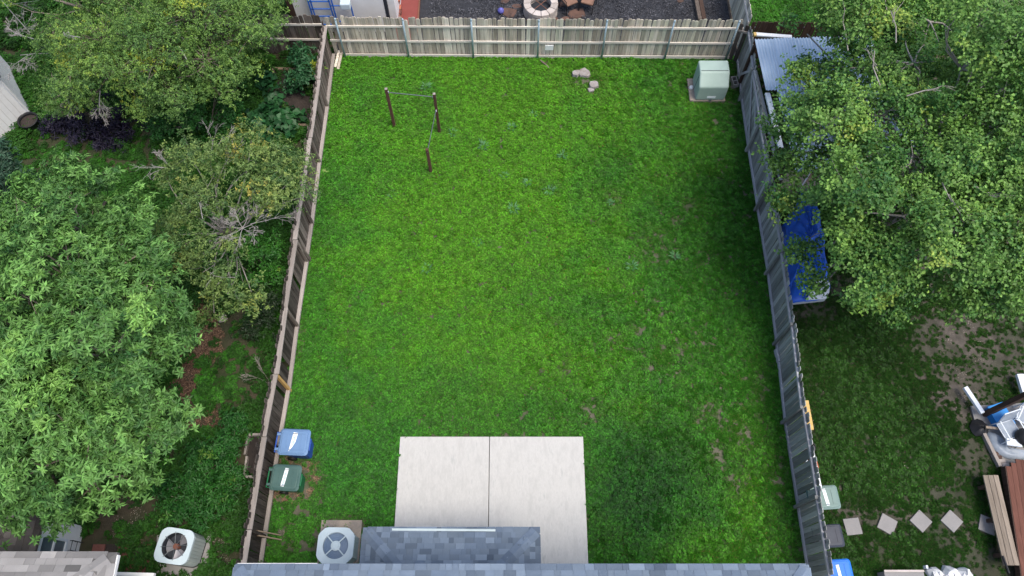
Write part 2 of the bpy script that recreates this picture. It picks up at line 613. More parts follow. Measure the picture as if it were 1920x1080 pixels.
# back fence, steel posts on the lawn side
bp = [(-6.62, 19.72), (-6.2, 19.70), (-3.83, 19.68), (-1.43, 19.66), (.95, 19.63), (3.32, 19.62), (5.66, 19.60), (7.93, 19.58), (8.2, 19.58)]
bf = fence('back_fence', 'long bleached picket fence with steel posts across the back of the lawn', bp, -1, 1.86, 'bfence', 'brail',
           [(1.50, .04, .09, .0), (.78, .04, .09, .0)], mats=['bfence2'], wob=.016)
for i, (x, y) in enumerate(bp[1:-1]):
    lean = (.02, .01, .0, -.01, 0, .01, 0)[i]
    MB().tube([(x, y - .10, 0), (x + lean, y - .10, 1.95)], .034, 10).lathe([(.0, 1.98), (.03, 1.97), (.04, 1.93), (.04, 1.90)], 10, (x + lean, y - .10, 0)).build('post', 'galv', bf, smooth=True)
for i in range(1, len(bp) - 1):
    (x0, y0), (x1, y1) = bp[i], bp[i + 1]
    MB().bar((x0 + .03, y0 - .045, .09), (x1 - .03, y1 - .045, .09), .03, .17).build('kickboard', 'brail', bf, bevel=.004)
MB().box((1.36, 19.55, .60), (.30, .025, .24)).build('patch_board', 'white', bf)
bf2 = fence('garden_fence', 'shaded picket fence closing the planted garden beside the white shed', [(-12.2, 19.80), (-9.6, 19.80), (-6.75, 19.76)], -1, 1.86, 'lfence', 'brail',
            [(1.50, .04, .09, .0), (.78, .04, .09, .0)], wob=.014)

# left fence (rails and posts towards the lawn)
ly = [19.6, 17.2, 14.8, 12.4, 11.0, 8.75, 6.72, 4.95, 2.55, 1.05]
lx = [-6.63, -6.62, -6.63, -6.62, -6.63, -6.66, -6.66, -6.74, -6.78, -6.80]
lpts = list(zip(lx, ly))
lf = fence('left_fence', 'weathered brown fence with gaps and replaced posts left of the lawn', lpts, 1, 1.78, 'lfence', 'lrail',
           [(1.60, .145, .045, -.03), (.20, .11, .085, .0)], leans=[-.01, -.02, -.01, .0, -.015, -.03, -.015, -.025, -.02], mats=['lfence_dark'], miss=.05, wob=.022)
for i, (x, y) in enumerate(lpts[1:-1]):
    m = 'newwood' if i == 5 else 'lfence'
    pst = MB().box((x + .05, y, .76), (.085, .085, 1.5)).build('post', m, lf, bevel=.005)
    if i == 5:
        pst['label'] = 'fresh yellow replacement post'
MB().bar((-6.50, 11.1, .10), (-6.58, 11.0, 1.35), .14, .02, (1, 0, 0)).build('brace', 'lfence', lf)
for y0, x0 in ((2.62, -6.66), (2.50, -6.62)):
    MB().bar((x0 - .1, y0, .85), (x0 + .32, y0 - .03, .18), .03, .08).build('brace', 'bedwood', lf)

# right fence
ry = [19.45, 17.6, 15.4, 13.0, 10.6, 8.2, 5.75, 3.35, .9]
rx = [8.34, 8.26, 8.22, 8.20, 8.19, 8.10, 7.98, 7.97, 7.96]
rpts = list(zip(rx, ry))
rf = fence('right_fence', 'blue grey weathered fence with diagonal braces right of the lawn', rpts, -1, 1.75, 'rfence', 'rrail',
           [(1.56, .055, .09, .0), (.10, .045, .12, .0)], leans=[-.0, -.02, -.03, -.03, -.03, -.02, -.0, -.02], wob=.014)
for i, (x, y) in enumerate(rpts[1:-1]):
    MB().box((x - .075, y, .84), (.09, .085, 1.72)).build('post', 'rfence', rf, bevel=.005)
for a, b in (((8.25, 18.6, .2), (8.27, 17.7, 1.5)), ((8.24, 17.5, 1.5), (8.2, 15.5, .25)), ((8.24, 16.6, 1.5), (8.22, 15.45, .9))):
    MB().bar(Vector(a) - Vector((.03, 0, 0)), Vector(b) - Vector((.03, 0, 0)), .025, .09).build('brace', 'rrail', rf)
MB().bar((8.02, 8.0, .12), (8.06, 7.6, .12), .05, .2).build('patch_board', 'rrail', rf)
cf = fence('corner_fence', 'short brown board fence closing the corner behind the green utility box', [(8.0, 19.52), (8.33, 19.35)], -1, 1.78, 'lfence', 'lrail', [(1.5, .04, .09, .0)])

# fences beyond the back corner
p0 = at(1362, 38, 0); p1 = at(1352, -60, 0)
fence('side_fence', 'pale mossy board fence between the gravel yard and the far grass', [(8.42, 19.85), (8.42, 24.0)], 1, 1.8, 'bfence2', 'brail', [(1.5, .04, .09, .0)], wob=.006)
fence('yard_fence', 'dark grey picket fence behind the tin shed', [(8.45, 19.62), (10.6, 19.60), (13.0, 19.6)], 1, 1.78, 'dwood', 'rrail', [(1.5, .04, .09, .0)], wob=.01)


# ------------------------------------------------------------------ grass and weeds
PROTO = {}


def proto(name, V, F, C, mat):
    o = arr_mesh(name, V, F, C, mat, link=False)
    return o


def clover(seed, n=34, R=.115, size=.034, zmax=.11, base=(.046, .215, .013), dull=(.05, .135, .026)):
    r = np.random.RandomState(seed)
    rad = R * np.sqrt(r.rand(n)); a = r.rand(n) * 2 * PI
    pos = np.stack([rad * np.cos(a), rad * np.sin(a), .012 + zmax * r.rand(n) * (1 - .5 * (rad / R))], 1)
    t = r.rand(n) * 2 * PI
    P, D, Nn, L, W = [], [], [], [], []
    for k in range(3):
        ang = t + k * 2.09
        P.append(pos); D.append(np.stack([np.cos(ang), np.sin(ang), r.rand(n) * .5], 1))
        Nn.append(np.stack([r.randn(n) * .3, r.randn(n) * .3, np.ones(n)], 1))
        L.append(size * (.8 + .5 * r.rand(n)) * 1.15); W.append(size * (.9 + .3 * r.rand(n)))
    mixv = r.rand(n, 1) ** 1.5
    col = (np.array(base) * (1 - mixv) + np.array(dull) * mixv) * (.5 + .95 * r.rand(n, 1))
    return leaves(np.concatenate(P), np.concatenate(D), np.concatenate(Nn), np.concatenate(L), np.concatenate(W), np.tile(col, (3, 1)))


def blades(seed, n=52, R=.115, L0=.10, base=(.040, .185, .014), dry=(.16, .15, .06)):
    r = np.random.RandomState(seed)
    rad = R * np.sqrt(r.rand(n)); a = r.rand(n) * 2 * PI
    pos = np.stack([rad * np.cos(a), rad * np.sin(a), np.zeros(n) + .005], 1)
    t = r.rand(n) * 2 * PI
    d = np.stack([np.cos(t), np.sin(t), .35 + .9 * r.rand(n)], 1)
    nn = np.stack([r.randn(n) * .3, r.randn(n) * .3, np.ones(n)], 1)
    m = (r.rand(n, 1) < .06).astype(float)
    col = (np.array(base) * (1 - m) + np.array(dry) * m) * (.6 + .8 * r.rand(n, 1))
    return leaves(pos, d, nn, L0 * (.6 + .8 * r.rand(n)), np.full(n, .019) * (.8 + .6 * r.rand(n)), col, droop=.35)


def broad(seed, n=34, R=.24, L0=.085, zmax=.2, base=(.024, .095, .012), W=.5):
    r = np.random.RandomState(seed)
    rad = R * np.sqrt(r.rand(n)); a = r.rand(n) * 2 * PI
    pos = np.stack([rad * np.cos(a), rad * np.sin(a), .02 + zmax * r.rand(n)], 1)
    P, D, Nn = [], [], []
    for k in range(5):
        t = 2 * PI * k / 5 + r.rand(n) * 1.0
        P.append(pos + r.randn(n, 3) * .01); D.append(np.stack([np.cos(t), np.sin(t), .15 + .5 * r.rand(n)], 1))
        Nn.append(np.stack([r.randn(n) * .2, r.randn(n) * .2, np.ones(n)], 1))
    m = 5 * n
    L = L0 * (.6 + .7 * r.rand(m))
    col = np.array(base) * (.6 + .8 * r.rand(m, 1)) * np.array([1, 1, 1]) + np.array([.01, .02, 0]) * r.rand(m, 1)
    return leaves(np.concatenate(P), np.concatenate(D), np.concatenate(Nn), L, L * W, col)


def chips(seed, n=30, R=.2, size=.03, cols=((.3, .27, .24), (.2, .15, .11), (.42, .36, .3))):
    r = np.random.RandomState(seed)
    rad = R * np.sqrt(r.rand(n)); a = r.rand(n) * 2 * PI
    pos = np.stack([rad * np.cos(a), rad * np.sin(a), .004 + .01 * r.rand(n)], 1)
    t = r.rand(n) * 2 * PI
    d = np.stack([np.cos(t), np.sin(t), r.rand(n) * .5], 1)
    nn = np.stack([r.randn(n) * .3, r.randn(n) * .3, np.ones(n)], 1)
    c = np.array(cols)[r.randint(0, len(cols), n)] * (.6 + .7 * r.rand(n, 1))
    return leaves(pos, d, nn, size * (.6 + .9 * r.rand(n)), size * (.5 + .5 * r.rand(n)), c, fold=-.25, droop=.3)


def collection(name, items, mat):
    c = bpy.data.collections.new(name)
    for i, (V, F, C) in enumerate(items):
        o = proto('%s_%02d' % (name, i), V, F, C, mat)
        c.objects.link(o)
    return c


CLUMPS = collection('lawn_clumps', [clover(k) for k in range(4)] + [blades(10 + k) for k in range(3)], 'grass')
WEEDS = collection('weed_clumps', [broad(20 + k) for k in range(4)] + [clover(30 + k, 80, .2, .04, .12) for k in range(2)] + [blades(40, 120, .2)], 'grass')
LITTER = collection('litter_clumps', [chips(50 + k, 46, .2, .055, ((.115, .07, .046), (.17, .11, .075), (.07, .045, .032))) for k in range(3)], 'chip')
STONES = collection('stone_clumps', [chips(60 + k, 26, .22, .03) for k in range(3)], 'chip')
GRAVEL = collection('gravel_clumps', [chips(70 + k, 60, .25, .04, ((.03, .032, .038), (.055, .058, .068), (.10, .10, .11), (.018, .018, .022))) for k in range(3)], 'chip')


def scatter(name, pts, coll, tint, idx, scl, tilt=.12):
    n = len(pts)
    me = bpy.data.meshes.new(name)
    me.vertices.add(n)
    me.vertices.foreach_set('co', np.asarray(pts, np.float32).ravel())
    r = np.random.RandomState(n)
    a = me.attributes.new('rot', 'FLOAT_VECTOR', 'POINT')
    rot = np.stack([r.randn(n) * tilt, r.randn(n) * tilt, r.rand(n) * 2 * PI], 1).astype(np.float32)
    a.data.foreach_set('vector', rot.ravel())
    a = me.attributes.new('scl', 'FLOAT', 'POINT'); a.data.foreach_set('value', np.asarray(scl, np.float32))
    a = me.attributes.new('idx', 'INT', 'POINT'); a.data.foreach_set('value', np.asarray(idx, np.int32))
    a = me.attributes.new('tint', 'FLOAT_VECTOR', 'POINT'); a.data.foreach_set('vector', np.asarray(tint, np.float32).ravel())
    o = bpy.data.objects.new(name, me); COL.objects.link(o)
    ng = bpy.data.node_groups.new(name, 'GeometryNodeTree')
    ng.interface.new_socket('Geometry', in_out='INPUT', socket_type='NodeSocketGeometry')
    ng.interface.new_socket('Geometry', in_out='OUTPUT', socket_type='NodeSocketGeometry')
    gi = ng.nodes.new('NodeGroupInput'); go = ng.nodes.new('NodeGroupOutput')
    ci = ng.nodes.new('GeometryNodeCollectionInfo'); ci.inputs[0].default_value = coll
    ci.inputs['Separate Children'].default_value = True; ci.inputs['Reset Children'].default_value = True
    ip = ng.nodes.new('GeometryNodeInstanceOnPoints'); ip.inputs['Pick Instance'].default_value = True

    def attr(nm, t):
        x = ng.nodes.new('GeometryNodeInputNamedAttribute'); x.data_type = t; x.inputs[0].default_value = nm
        return [s for s in x.outputs if s.enabled and s.name == 'Attribute'][0]
    ng.links.new(gi.outputs[0], ip.inputs['Points'])
    ng.links.new(ci.outputs[0], ip.inputs['Instance'])
    ng.links.new(attr('idx', 'INT'), ip.inputs['Instance Index'])
    ng.links.new(attr('rot', 'FLOAT_VECTOR'), ip.inputs['Rotation'])
    ng.links.new(attr('scl', 'FLOAT'), ip.inputs['Scale'])
    ng.links.new(ip.outputs[0], go.inputs[0])
    md = o.modifiers.new('scatter', 'NODES'); md.node_group = ng
    tag(o, kind='stuff')
    return o


def rect_points(x0, x1, y0, y1, dens, seed):
    r = np.random.RandomState(seed)
    n = int((x1 - x0) * (y1 - y0) * dens)
    return x0 + (x1 - x0) * r.rand(n), y0 + (y1 - y0) * r.rand(n), r


def blobs(px, py, lst, seed=5):
    """sum of soft patches (px, py, rx, ry, strength) given where the photograph shows them"""
    w = np.zeros(len(px))
    jx = (fbm(px / 40, py / 40, seed) - .5) * 1.2
    for (x, y, rx_, ry_, s) in lst:
        d = ((px - x) / rx_) ** 2 + ((py - y) / ry_) ** 2
        w = np.maximum(w, s * np.clip(1.35 - np.sqrt(d) - jx, 0, 1))
    return w


# --- the lawn
X, Y, r = rect_points(-6.72, 8.3, .5, 19.66, 165, 1)
px, py = proj(X, Y)
bare = blobs(px, py, [(1320, 775, 26, 30, .9), (1345, 850, 20, 28, .85), (1393, 815, 45, 30, .55), (1275, 700, 10, 16, .9), (1195, 620, 14, 9, .95), (1145, 636, 14, 9, .9),
                      (1183, 656, 10, 7, .95), (1230, 563, 10, 8, .9), (1150, 378, 20, 24, .6), (1265, 415, 12, 12, .8), (1215, 440, 30, 20, .45), (1290, 385, 20, 14, .55),
                      (1110, 770, 26, 22, .75), (1060, 690, 14, 20, .6), (1050, 600, 14, 10, .6), (1390, 900, 25, 40, .5), (1230, 470, 50, 40, .35), (1260, 660, 60, 40, .35),
                      (640, 975, 34, 14, .95), (560, 890, 45, 60, .95), (540, 925, 40, 18, 1), (590, 900, 16, 40, .7), (535, 985, 12, 9, .9), (545, 1030, 14, 10, .8), (528, 1015, 10, 14, .7),
                      (600, 1010, 16, 30, .95), (560, 960, 14, 10, .7), (1085, 150, 34, 20, .85), (1110, 158, 28, 20, .8), (828, 247, 12, 8, .8), (1020, 122, 16, 6, .8), (1335, 187, 40, 10, .6),
                      (1310, 165, 12, 26, .8), (1380, 155, 14, 22, .6), (632, 115, 8, 14, 1), (565, 625, 6, 40, .6), (575, 490, 6, 40, .4), (1425, 730, 16, 60, .5), (1462, 900, 14, 90, .35), (1500, 1010, 14, 60, .5), (665, 1010, 30, 40, 1)])
sparse = np.clip(fbm(X * .8, Y * .8, 9) - .60, 0, 1) * 2.6 * np.clip((px - 850) / 400, .15, 1)
fine = np.clip(fbm(X * 3, Y * 3, 21) - .56, 0, 1) * 3 * np.clip((px - 950) / 300, .1, 1)
lowl = blobs(px, py, [(565, 985, 100, 90, .62), (1400, 720, 90, 200, .4), (1250, 600, 160, 160, .25)])
keep = (r.rand(len(X)) > np.clip(bare * .50 + sparse * .2 + lowl * np.clip((fbm(X * 4, Y * 4, 3) - .42) * 5, 0, 1) * .9 + fine * .18, 0, .95))
keep &= ~((X > -3.27) & (X < 2.1) & (Y > .8) & (Y < 5.36))
keep &= ~((np.abs(px - 1330) < 30) & (np.abs(py - 165) < 27))
keep_idx = np.nonzero(keep)[0]
X, Y, px, py = X[keep], Y[keep], px[keep], py[keep]
n = len(X)
big = fbm(X * .35 + 4, Y * .35, 31); med = fbm(X * 1.3, Y * 1.3, 33); sm = vnoise(X * 4, Y * 4, 35)
yel = blobs(px, py, [(930, 210, 340, 200, .95), (900, 420, 280, 280, 1.0), (960, 640, 240, 180, .7), (700, 140, 90, 50, .6), (1180, 770, 50, 40, .6), (1400, 920, 40, 120, .7), (1330, 1030, 130, 40, .5), (1060, 150, 120, 80, .4)], 6)
yel = np.clip(yel * (.75 + .35 * med) + (sm - .5) * .22 + (med - .5) * .12 + .08, 0, 1)
lush_shade = blobs(px, py, [(1205, 920, 120, 120, 1.0), (1200, 900, 150, 150, .6), (640, 860, 160, 130, .7), (900, 780, 420, 70, .4), (1390, 300, 50, 260, .25), (620, 420, 60, 90, .4), (1140, 330, 60, 60, .5), (1230, 395, 60, 30, .4), (800, 740, 200, 60, .35), (820, 190, 40, 30, .4), (1100, 590, 60, 40, .4)], 8)  # thick growth; along the right fence, shade put into the tint
lush_shade = np.clip(lush_shade + (big - .5) * .35 + (med - .5) * .15, 0, 1)
tint = np.ones((n, 3))
tint = tint * (1 - yel[:, None]) + np.array([1.9, 1.40, .8]) * yel[:, None]
tint = tint * (1 - lush_shade[:, None] * .8) + np.array([.52, .64, 1.1]) * lush_shade[:, None] * .8
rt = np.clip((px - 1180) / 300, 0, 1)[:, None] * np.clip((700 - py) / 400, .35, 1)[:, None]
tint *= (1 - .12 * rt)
tint *= (.68 + .55 * r.rand(n)[:, None])
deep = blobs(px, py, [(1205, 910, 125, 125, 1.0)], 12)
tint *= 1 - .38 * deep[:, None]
isblade = r.rand(n) < np.clip(.25 + .5 * np.clip((px - 950) / 350, 0, 1) + (med - .5) * .8, .05, .9)
idx = np.where(isblade, 4 + r.randint(0, 3, n), r.randint(0, 4, n))
tall = blobs(px, py, [(1205, 920, 130, 130, 1), (700, 900, 120, 110, .6), (630, 330, 70, 200, .7), (720, 250, 80, 110, .6), (1120, 150, 90, 60, .6)])
bare_k = bare[keep_idx]
scl = (.64 + .32 * r.rand(n)) * (1 + .6 * tall) * (1 - .25 * rt[:, 0]) * (1 - .5 * np.clip(bare_k, 0, 1))
tint[:] = tint * (1 - .45 * bare_k[:, None]) + np.array([1.6, .75, 1.6]) * .45 * bare_k[:, None]
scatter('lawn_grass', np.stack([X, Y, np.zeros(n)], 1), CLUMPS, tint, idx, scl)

# mulch and stones where the lawn is bare
def patch(name, spots, coll, dens, seed, tint=(1, 1, 1), s=(.5, 1.0), z=.003):
    r = np.random.RandomState(seed)
    P = []
    for (x, y, rx_, ry_, k) in spots:
        m = int(dens * k)
        a = r.rand(m) * 2 * PI; q = np.sqrt(r.rand(m))
        for t in range(m):
            w = at(x + rx_ * q[t] * math.cos(a[t]), y + ry_ * q[t] * math.sin(a[t]), z)
            P.append((w.x, w.y, z))
    n = len(P)
    return scatter(name, np.array(P), coll, np.array(tint) * (.6 + .8 * r.rand(n, 1)), r.randint(0, 3, n), s[0] + (s[1] - s[0]) * r.rand(n))


patch('mulch_litter', [(540, 928, 38, 16, 26), (560, 865, 40, 14, 16), (585, 900, 14, 34, 14)], LITTER, 2.0, 3, (1.5, 1.45, 1.4), (.28, .5))
patch('leaf_litter', [(362, 640, 55, 45, 60), (385, 590, 22, 26, 14), (345, 700, 40, 50, 46), (380, 790, 40, 30, 18), (330, 740, 30, 40, 18), (310, 600, 40, 60, 20), (1500, 760, 20, 20, 1)], LITTER, 5, 4, (1.2, 1.15, 1.1), (.4, .7))
patch('stone_chips', [(420, 1020, 18, 50, 12), (240, 980, 60, 40, 10), (1520, 790, 12, 60, 8), (1800, 650, 60, 60, 14), (1830, 750, 30, 12, 12), (1620, 700, 120, 120, 6), (1700, 880, 120, 60, 6), (530, 1000, 30, 40, 5), (1850, 765, 60, 12, 8)], STONES, 2.2, 5, (1.1, 1.1, 1.1), (.3, .7))
X, Y, r = rect_points(-3.2, 8.3, 19.8, 23.5, 22, 77)
n = len(X)
scatter('gravel_stones', np.stack([X, Y, np.zeros(n)], 1), GRAVEL, np.ones((n, 3)) * (.6 + .9 * r.rand(n, 1)), r.randint(0, 3, n), .6 + .6 * r.rand(n))

# --- planted garden on the left: low weeds
X, Y, r = rect_points(-20, -6.9, 1.2, 19.6, 30, 2)
px, py = proj(X, Y)
bare = blobs(px, py, [(365, 640, 55, 50, .95), (385, 590, 22, 28, .95), (345, 710, 50, 60, .95), (385, 785, 40, 34, .9), (320, 620, 40, 80, .9), (200, 960, 90, 40, .85), (270, 950, 40, 22, .95), (220, 1000, 70, 30, .9),
                      (420, 1030, 40, 60, .8), (400, 980, 20, 20, .8), (395, 886, 14, 8, .8), (360, 840, 50, 20, .5), (475, 930, 14, 40, .7), (545, 195, 40, 50, 1), (170, 230, 80, 44, 1), (80, 220, 30, 30, .7), (20, 230, 60, 40, .9),
                      (480, 560, 40, 40, .6), (140, 1040, 120, 40, 1), (345, 1030, 60, 60, 1), (480, 855, 34, 56, 1.3)])
keep = (r.rand(len(X)) > np.clip(bare * 1.05, 0, .985)) & (px > -40)
X, Y, px, py = X[keep], Y[keep], px[keep], py[keep]
n = len(X)
med = fbm(X * .9, Y * .9, 43)
grassy = blobs(px, py, [(440, 680, 70, 90, 1), (150, 300, 200, 50, 1), (250, 250, 60, 40, .8)])
tint = np.array([.95, .95, .95]) * (.55 + .7 * med[:, None]) * (.8 + .4 * r.rand(n)[:, None]) * np.where(grassy[:, None] > .4, .8, 1)
idx = np.where(r.rand(n) < grassy * .9, 4 + r.randint(0, 3, n), r.randint(0, 5, n))
scatter('garden_weeds', np.stack([X, Y, np.zeros(n)], 1), WEEDS, tint, idx, (.6 + .6 * r.rand(n)) * np.where(grassy > .4, .6, 1))

X, Y, r = rect_points(-22, -6.8, 19.9, 25, 22, 6)
n = len(X)
scatter('far_weeds', np.stack([X, Y, np.zeros(n)], 1), WEEDS, np.ones((n, 3)) * .7 * (.5 + r.rand(n, 1)), r.randint(0, 5, n), .7 + .6 * r.rand(n))

# --- worn grass on the right
X, Y, r = rect_points(8.2, 19, .3, 19.5, 190, 3)
px, py = proj(X, Y)
bare = blobs(px, py, [(1790, 640, 80, 60, 1), (1850, 680, 110, 80, .85), (1800, 720, 70, 80, .95), (1900, 640, 60, 60, .7), (1850, 780, 80, 40, 1), (1520, 585, 40, 30, .95), (1590, 540, 50, 40, .9), (1510, 800, 16, 80, .9), (1520, 700, 14, 60, .5), (1830, 860, 50, 60, .8), (1800, 930, 60, 50, .7),
                      (1680, 970, 60, 26, .6), (1780, 1000, 60, 40, .6), (1860, 1060, 100, 40, .9), (1650, 1040, 40, 30, .6), (1600, 960, 40, 30, .6), (1620, 830, 20, 16, .5), (1690, 700, 30, 30, .5), (1560, 640, 20, 10, .4), (1760, 420, 200, 140, .6), (1480, 350, 60, 200, 1)])
thin = np.clip(fbm(X * 1.1, Y * 1.1, 51) - .54, 0, 1) * 2.2
keep = (r.rand(len(X)) > np.clip(bare * .78 + thin * .6, 0, .93)) & (px < 1990)
for q_ in ((1599, 987), (1664, 983), (1727, 977), (1785, 977), (1852, 984)):
    keep &= np.hypot(px - q_[0], py - q_[1]) > 21
kx = np.nonzero(keep)[0]
X, Y, px, py = X[keep], Y[keep], px[keep], py[keep]
n = len(X)
med = fbm(X * .9, Y * .9, 53)
tint = np.array([.68, .50, .75]) * (.6 + .7 * med[:, None]) * (.75 + .5 * r.rand(n)[:, None])
scatter('worn_grass', np.stack([X, Y, np.zeros(n)], 1), CLUMPS, tint, np.where(r.rand(n) < np.where(bare[kx] > .15, 1.0, .8), 4 + r.randint(0, 3, n), r.randint(0, 4, n)), (.5 + .4 * r.rand(n)) * (1 - .55 * np.clip(bare[kx], 0, 1)))

# --- grass beyond the back corner
X, Y, r = rect_points(8.6, 17, 19.8, 25, 140, 4)
n = len(X)
tint = np.array([.9, .85, .8]) * (.5 + .9 * fbm(X * .9, Y * .9, 63)[:, None]) * (.7 + .6 * r.rand(n)[:, None])
scatter('field_grass', np.stack([X, Y, np.zeros(n)], 1), CLUMPS, tint, r.randint(0, 7, n), .7 + .4 * r.rand(n))


# ------------------------------------------------------------------ trees and shrubs
def crown(parent, lobes, sp, seed, name='crown'):
    """lobes: (centre Vector, rx, ry, rz). Returns cluster centres grouped by lobe."""
    r = np.random.RandomState(seed)
    CP, CD, CT_, CL = [], [], [], []
    cen = np.array([tuple(l[0]) for l in lobes]); rad = np.array([l[1:] for l in lobes]) * sp.get('shrink', .88)
    cen[:, 2] += (r.rand(len(lobes)) - .5) * sp.get('zj', .7) * rad[:, 0]
    for i, (c, rx_, ry_, rz_) in enumerate(lobes):
        rm = (rx_ * ry_ * rz_) ** (1 / 3)
        # boughs: smaller tufts spread over the lobe at uneven depth, dark pockets between them
        nb = max(3, int(sp.get('boughs', 7) * max(rm, .35) ** 1.3))
        bd = unit(r.randn(nb * 6, 3)); bd = bd[bd[:, 2] > sp.get('zmin', -.2)]
        pick = [bd[0]]
        for q in bd[1:]:
            if len(pick) >= nb: break
            if max(float(q @ w) for w in pick) < sp.get('sep', .70): pick.append(q)
        bd = np.array(pick)
        bc = cen[i] + bd * rad[i] * (.45 + .62 * r.rand(len(bd), 1))
        br = sp.get('tuft', .42) * max(rm, .3) ** .6 * (.75 + .5 * r.rand(len(bd)))
        Pl, Dl, Tl = [], [], []
        for q in range(len(bd)):
            n = max(3, int(sp['dens'] * 2.6 * PI * br[q] ** 2))
            d = unit(r.randn(n, 3) + bd[q] * .55 + np.array([0, 0, .35]))
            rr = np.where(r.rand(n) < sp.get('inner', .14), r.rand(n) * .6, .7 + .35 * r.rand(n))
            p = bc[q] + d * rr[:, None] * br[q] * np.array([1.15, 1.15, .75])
            tip = np.clip((rr - .5) / .5, 0, 1)               # new growth at tips; highlight and inner shade are put into leaf colour
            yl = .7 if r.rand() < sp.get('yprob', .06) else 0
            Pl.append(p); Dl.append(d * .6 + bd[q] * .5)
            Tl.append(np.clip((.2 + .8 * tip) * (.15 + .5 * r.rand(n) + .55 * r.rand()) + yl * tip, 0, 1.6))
        p = np.concatenate(Pl); d = unit(np.concatenate(Dl)); t = np.concatenate(Tl)
        CP.append(p); CD.append(d); CL.append(np.full(len(p), i)); CT_.append(t)
    P = np.concatenate(CP); D = np.concatenate(CD); T = np.concatenate(CT_)
    K = sp['ros']; m = sp['per']
    Pk = np.repeat(P, K, 0) + r.randn(len(P) * K, 3) * sp['cr'] * np.array([1, 1, .7])
    ax = unit(np.repeat(D, K, 0) * .8 + np.array([0, 0, .75]) + r.randn(len(P) * K, 3) * .35)
    Tk = np.clip(np.repeat(T, K) + r.randn(len(P) * K) * .12, 0, 1.7)
    e1 = unit(np.cross(ax, r.randn(len(ax), 3))); e2 = np.cross(ax, e1)
    Lp, Ld, Ln, Lc, Ll = [], [], [], [], []
    base = np.array(sp['base']); yng_lit = np.array(sp['young_lit']); yel = np.array(sp.get('yellow', sp['young_lit']))
    for q in range(m):
        an = 2 * PI * q / m + r.rand(len(ax)) * 1.1
        el = r.uniform(sp.get('el0', -.25), sp.get('el1', .75), len(ax))
        d = (np.cos(an) * np.cos(el))[:, None] * e1 + (np.sin(an) * np.cos(el))[:, None] * e2 + np.sin(el)[:, None] * ax
        Lp.append(Pk + ax * (r.rand(len(ax), 1) - .5) * sp.get('stalk', .08) + r.randn(len(ax), 3) * sp.get('jit', .01)); Ld.append(d)
        Ln.append(unit(ax + r.randn(len(ax), 3) * .35))
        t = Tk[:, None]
        c = base + (yng_lit - base) * np.clip(t, 0, 1) + (yel - yng_lit) * np.clip((t - 1) / .5, 0, 1)
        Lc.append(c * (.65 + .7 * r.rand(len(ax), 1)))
        Ll.append(sp['len'] * (.65 + .6 * r.rand(len(ax))))
    Lp, Ld, Ln, Lc, Ll = map(np.concatenate, (Lp, Ld, Ln, Lc, Ll))
    V, F, C = leaves(Lp, Ld, Ln, Ll, Ll * sp['asp'], Lc, droop=sp.get('droop', .12))
    arr_mesh(name, V, F, C, sp.get('mat', 'leaf'), parent=parent)
    return CP


def bend(a, b, k=.12, n=4):
    a, b = Vector(a), Vector(b)
    L = (b - a).length
    off = Vector((random.gauss(0, 1), random.gauss(0, 1), abs(random.gauss(0, 1)) * .7)) * L * k
    return [a.lerp(b, t / n) + off * math.sin(PI * t / n) for t in range(n + 1)]


def skeleton(root, base, fork_z, lobes, clusters, r0, bark='bark', twigs=.35, limb_r=.5):
    base = Vector(base)
    cxy = sum((l[0] for l in lobes), Vector()) / len(lobes)
    fork = Vector((base.x * .7 + cxy.x * .3, base.y * .7 + cxy.y * .3, fork_z))
    MB().tube([base - Vector((0, 0, .02)), base + Vector((0, 0, .12)), base.lerp(fork, .5) + Vector((.03, .02, 0)), fork], [r0 * 1.6, r0 * 1.15, r0, r0 * .85], 10).build('trunk', bark, root, smooth=True)
    mb = MB()
    for l, cl in zip(lobes, clusters):
        tgt = l[0] - Vector((0, 0, l[3] * .2))
        pts = bend(fork + Vector((random.gauss(0, r0 * .3), random.gauss(0, r0 * .3), 0)), tgt, .08, 5)
        rr = [r0 * limb_r * (1 - .12 * i) for i in range(6)]
        mb.tube(pts, rr, 5, False)
        idx = [i for i in range(len(cl)) if random.random() < twigs]
        for i in idx:
            c = Vector(cl[i])
            a = pts[random.choice((3, 4, 5, 5))]
            pp = bend(a, c, .12, 3)
            mb.tube(pp, [r0 * .16, r0 * .11, r0 * .07, .004], 4, False)
    if mb.v:
        mb.build('limbs', bark, root, smooth=True)


def twig_fan(root, name, p, d, L, levels=4, n=4, r=.018, mat='deadwood', spread=.7, label=None):
    """leafless dead branch with finer and finer twigs"""
    mb = MB()

    def go(p, d, L, r, lv):
        d = d.normalized()
        q = p + d * L * .5 + Vector((random.gauss(0, .06), random.gauss(0, .06), random.gauss(0, .05))) * L
        e = p + d * L
        mb.tube([p, q, e], [r, r * .8, r * .55], 4, False)
        if lv > 0:
            for k in range(n):
                t = .35 + .65 * random.random()
                s = p.lerp(e, t)
                nd = d + Vector((random.gauss(0, spread), random.gauss(0, spread), random.gauss(0, spread * .6)))
                go(s, nd, L * random.uniform(.4, .65), max(r * .5, .0042), lv - 1)
    go(Vector(p), Vector(d), L, r * .75, levels)
    o = mb.build(name, mat, root, smooth=True)
    if label: o['label'] = label
    return o


def px_lobes(lst, sx=1.0, flat=.8):
    out = []
    for (x, y, z, rr, *e) in lst:
        out.append((at(x, y, z), rr * sx, rr * sx, rr * (e[0] if e else flat)))
    return out


def tree(name, label, cat, base_px, fork_z, lobes, sp, seed, r0=.14, bark='bark', twigs=.35, group=None, limb_r=.5):
    b = at(*base_px, 0)
    root = thing(name, label, cat, tuple(b), group=group)
    random.seed(seed)
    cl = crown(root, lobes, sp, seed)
    skeleton(root, b, fork_z, lobes, cl, r0, bark, twigs, limb_r)
    return root


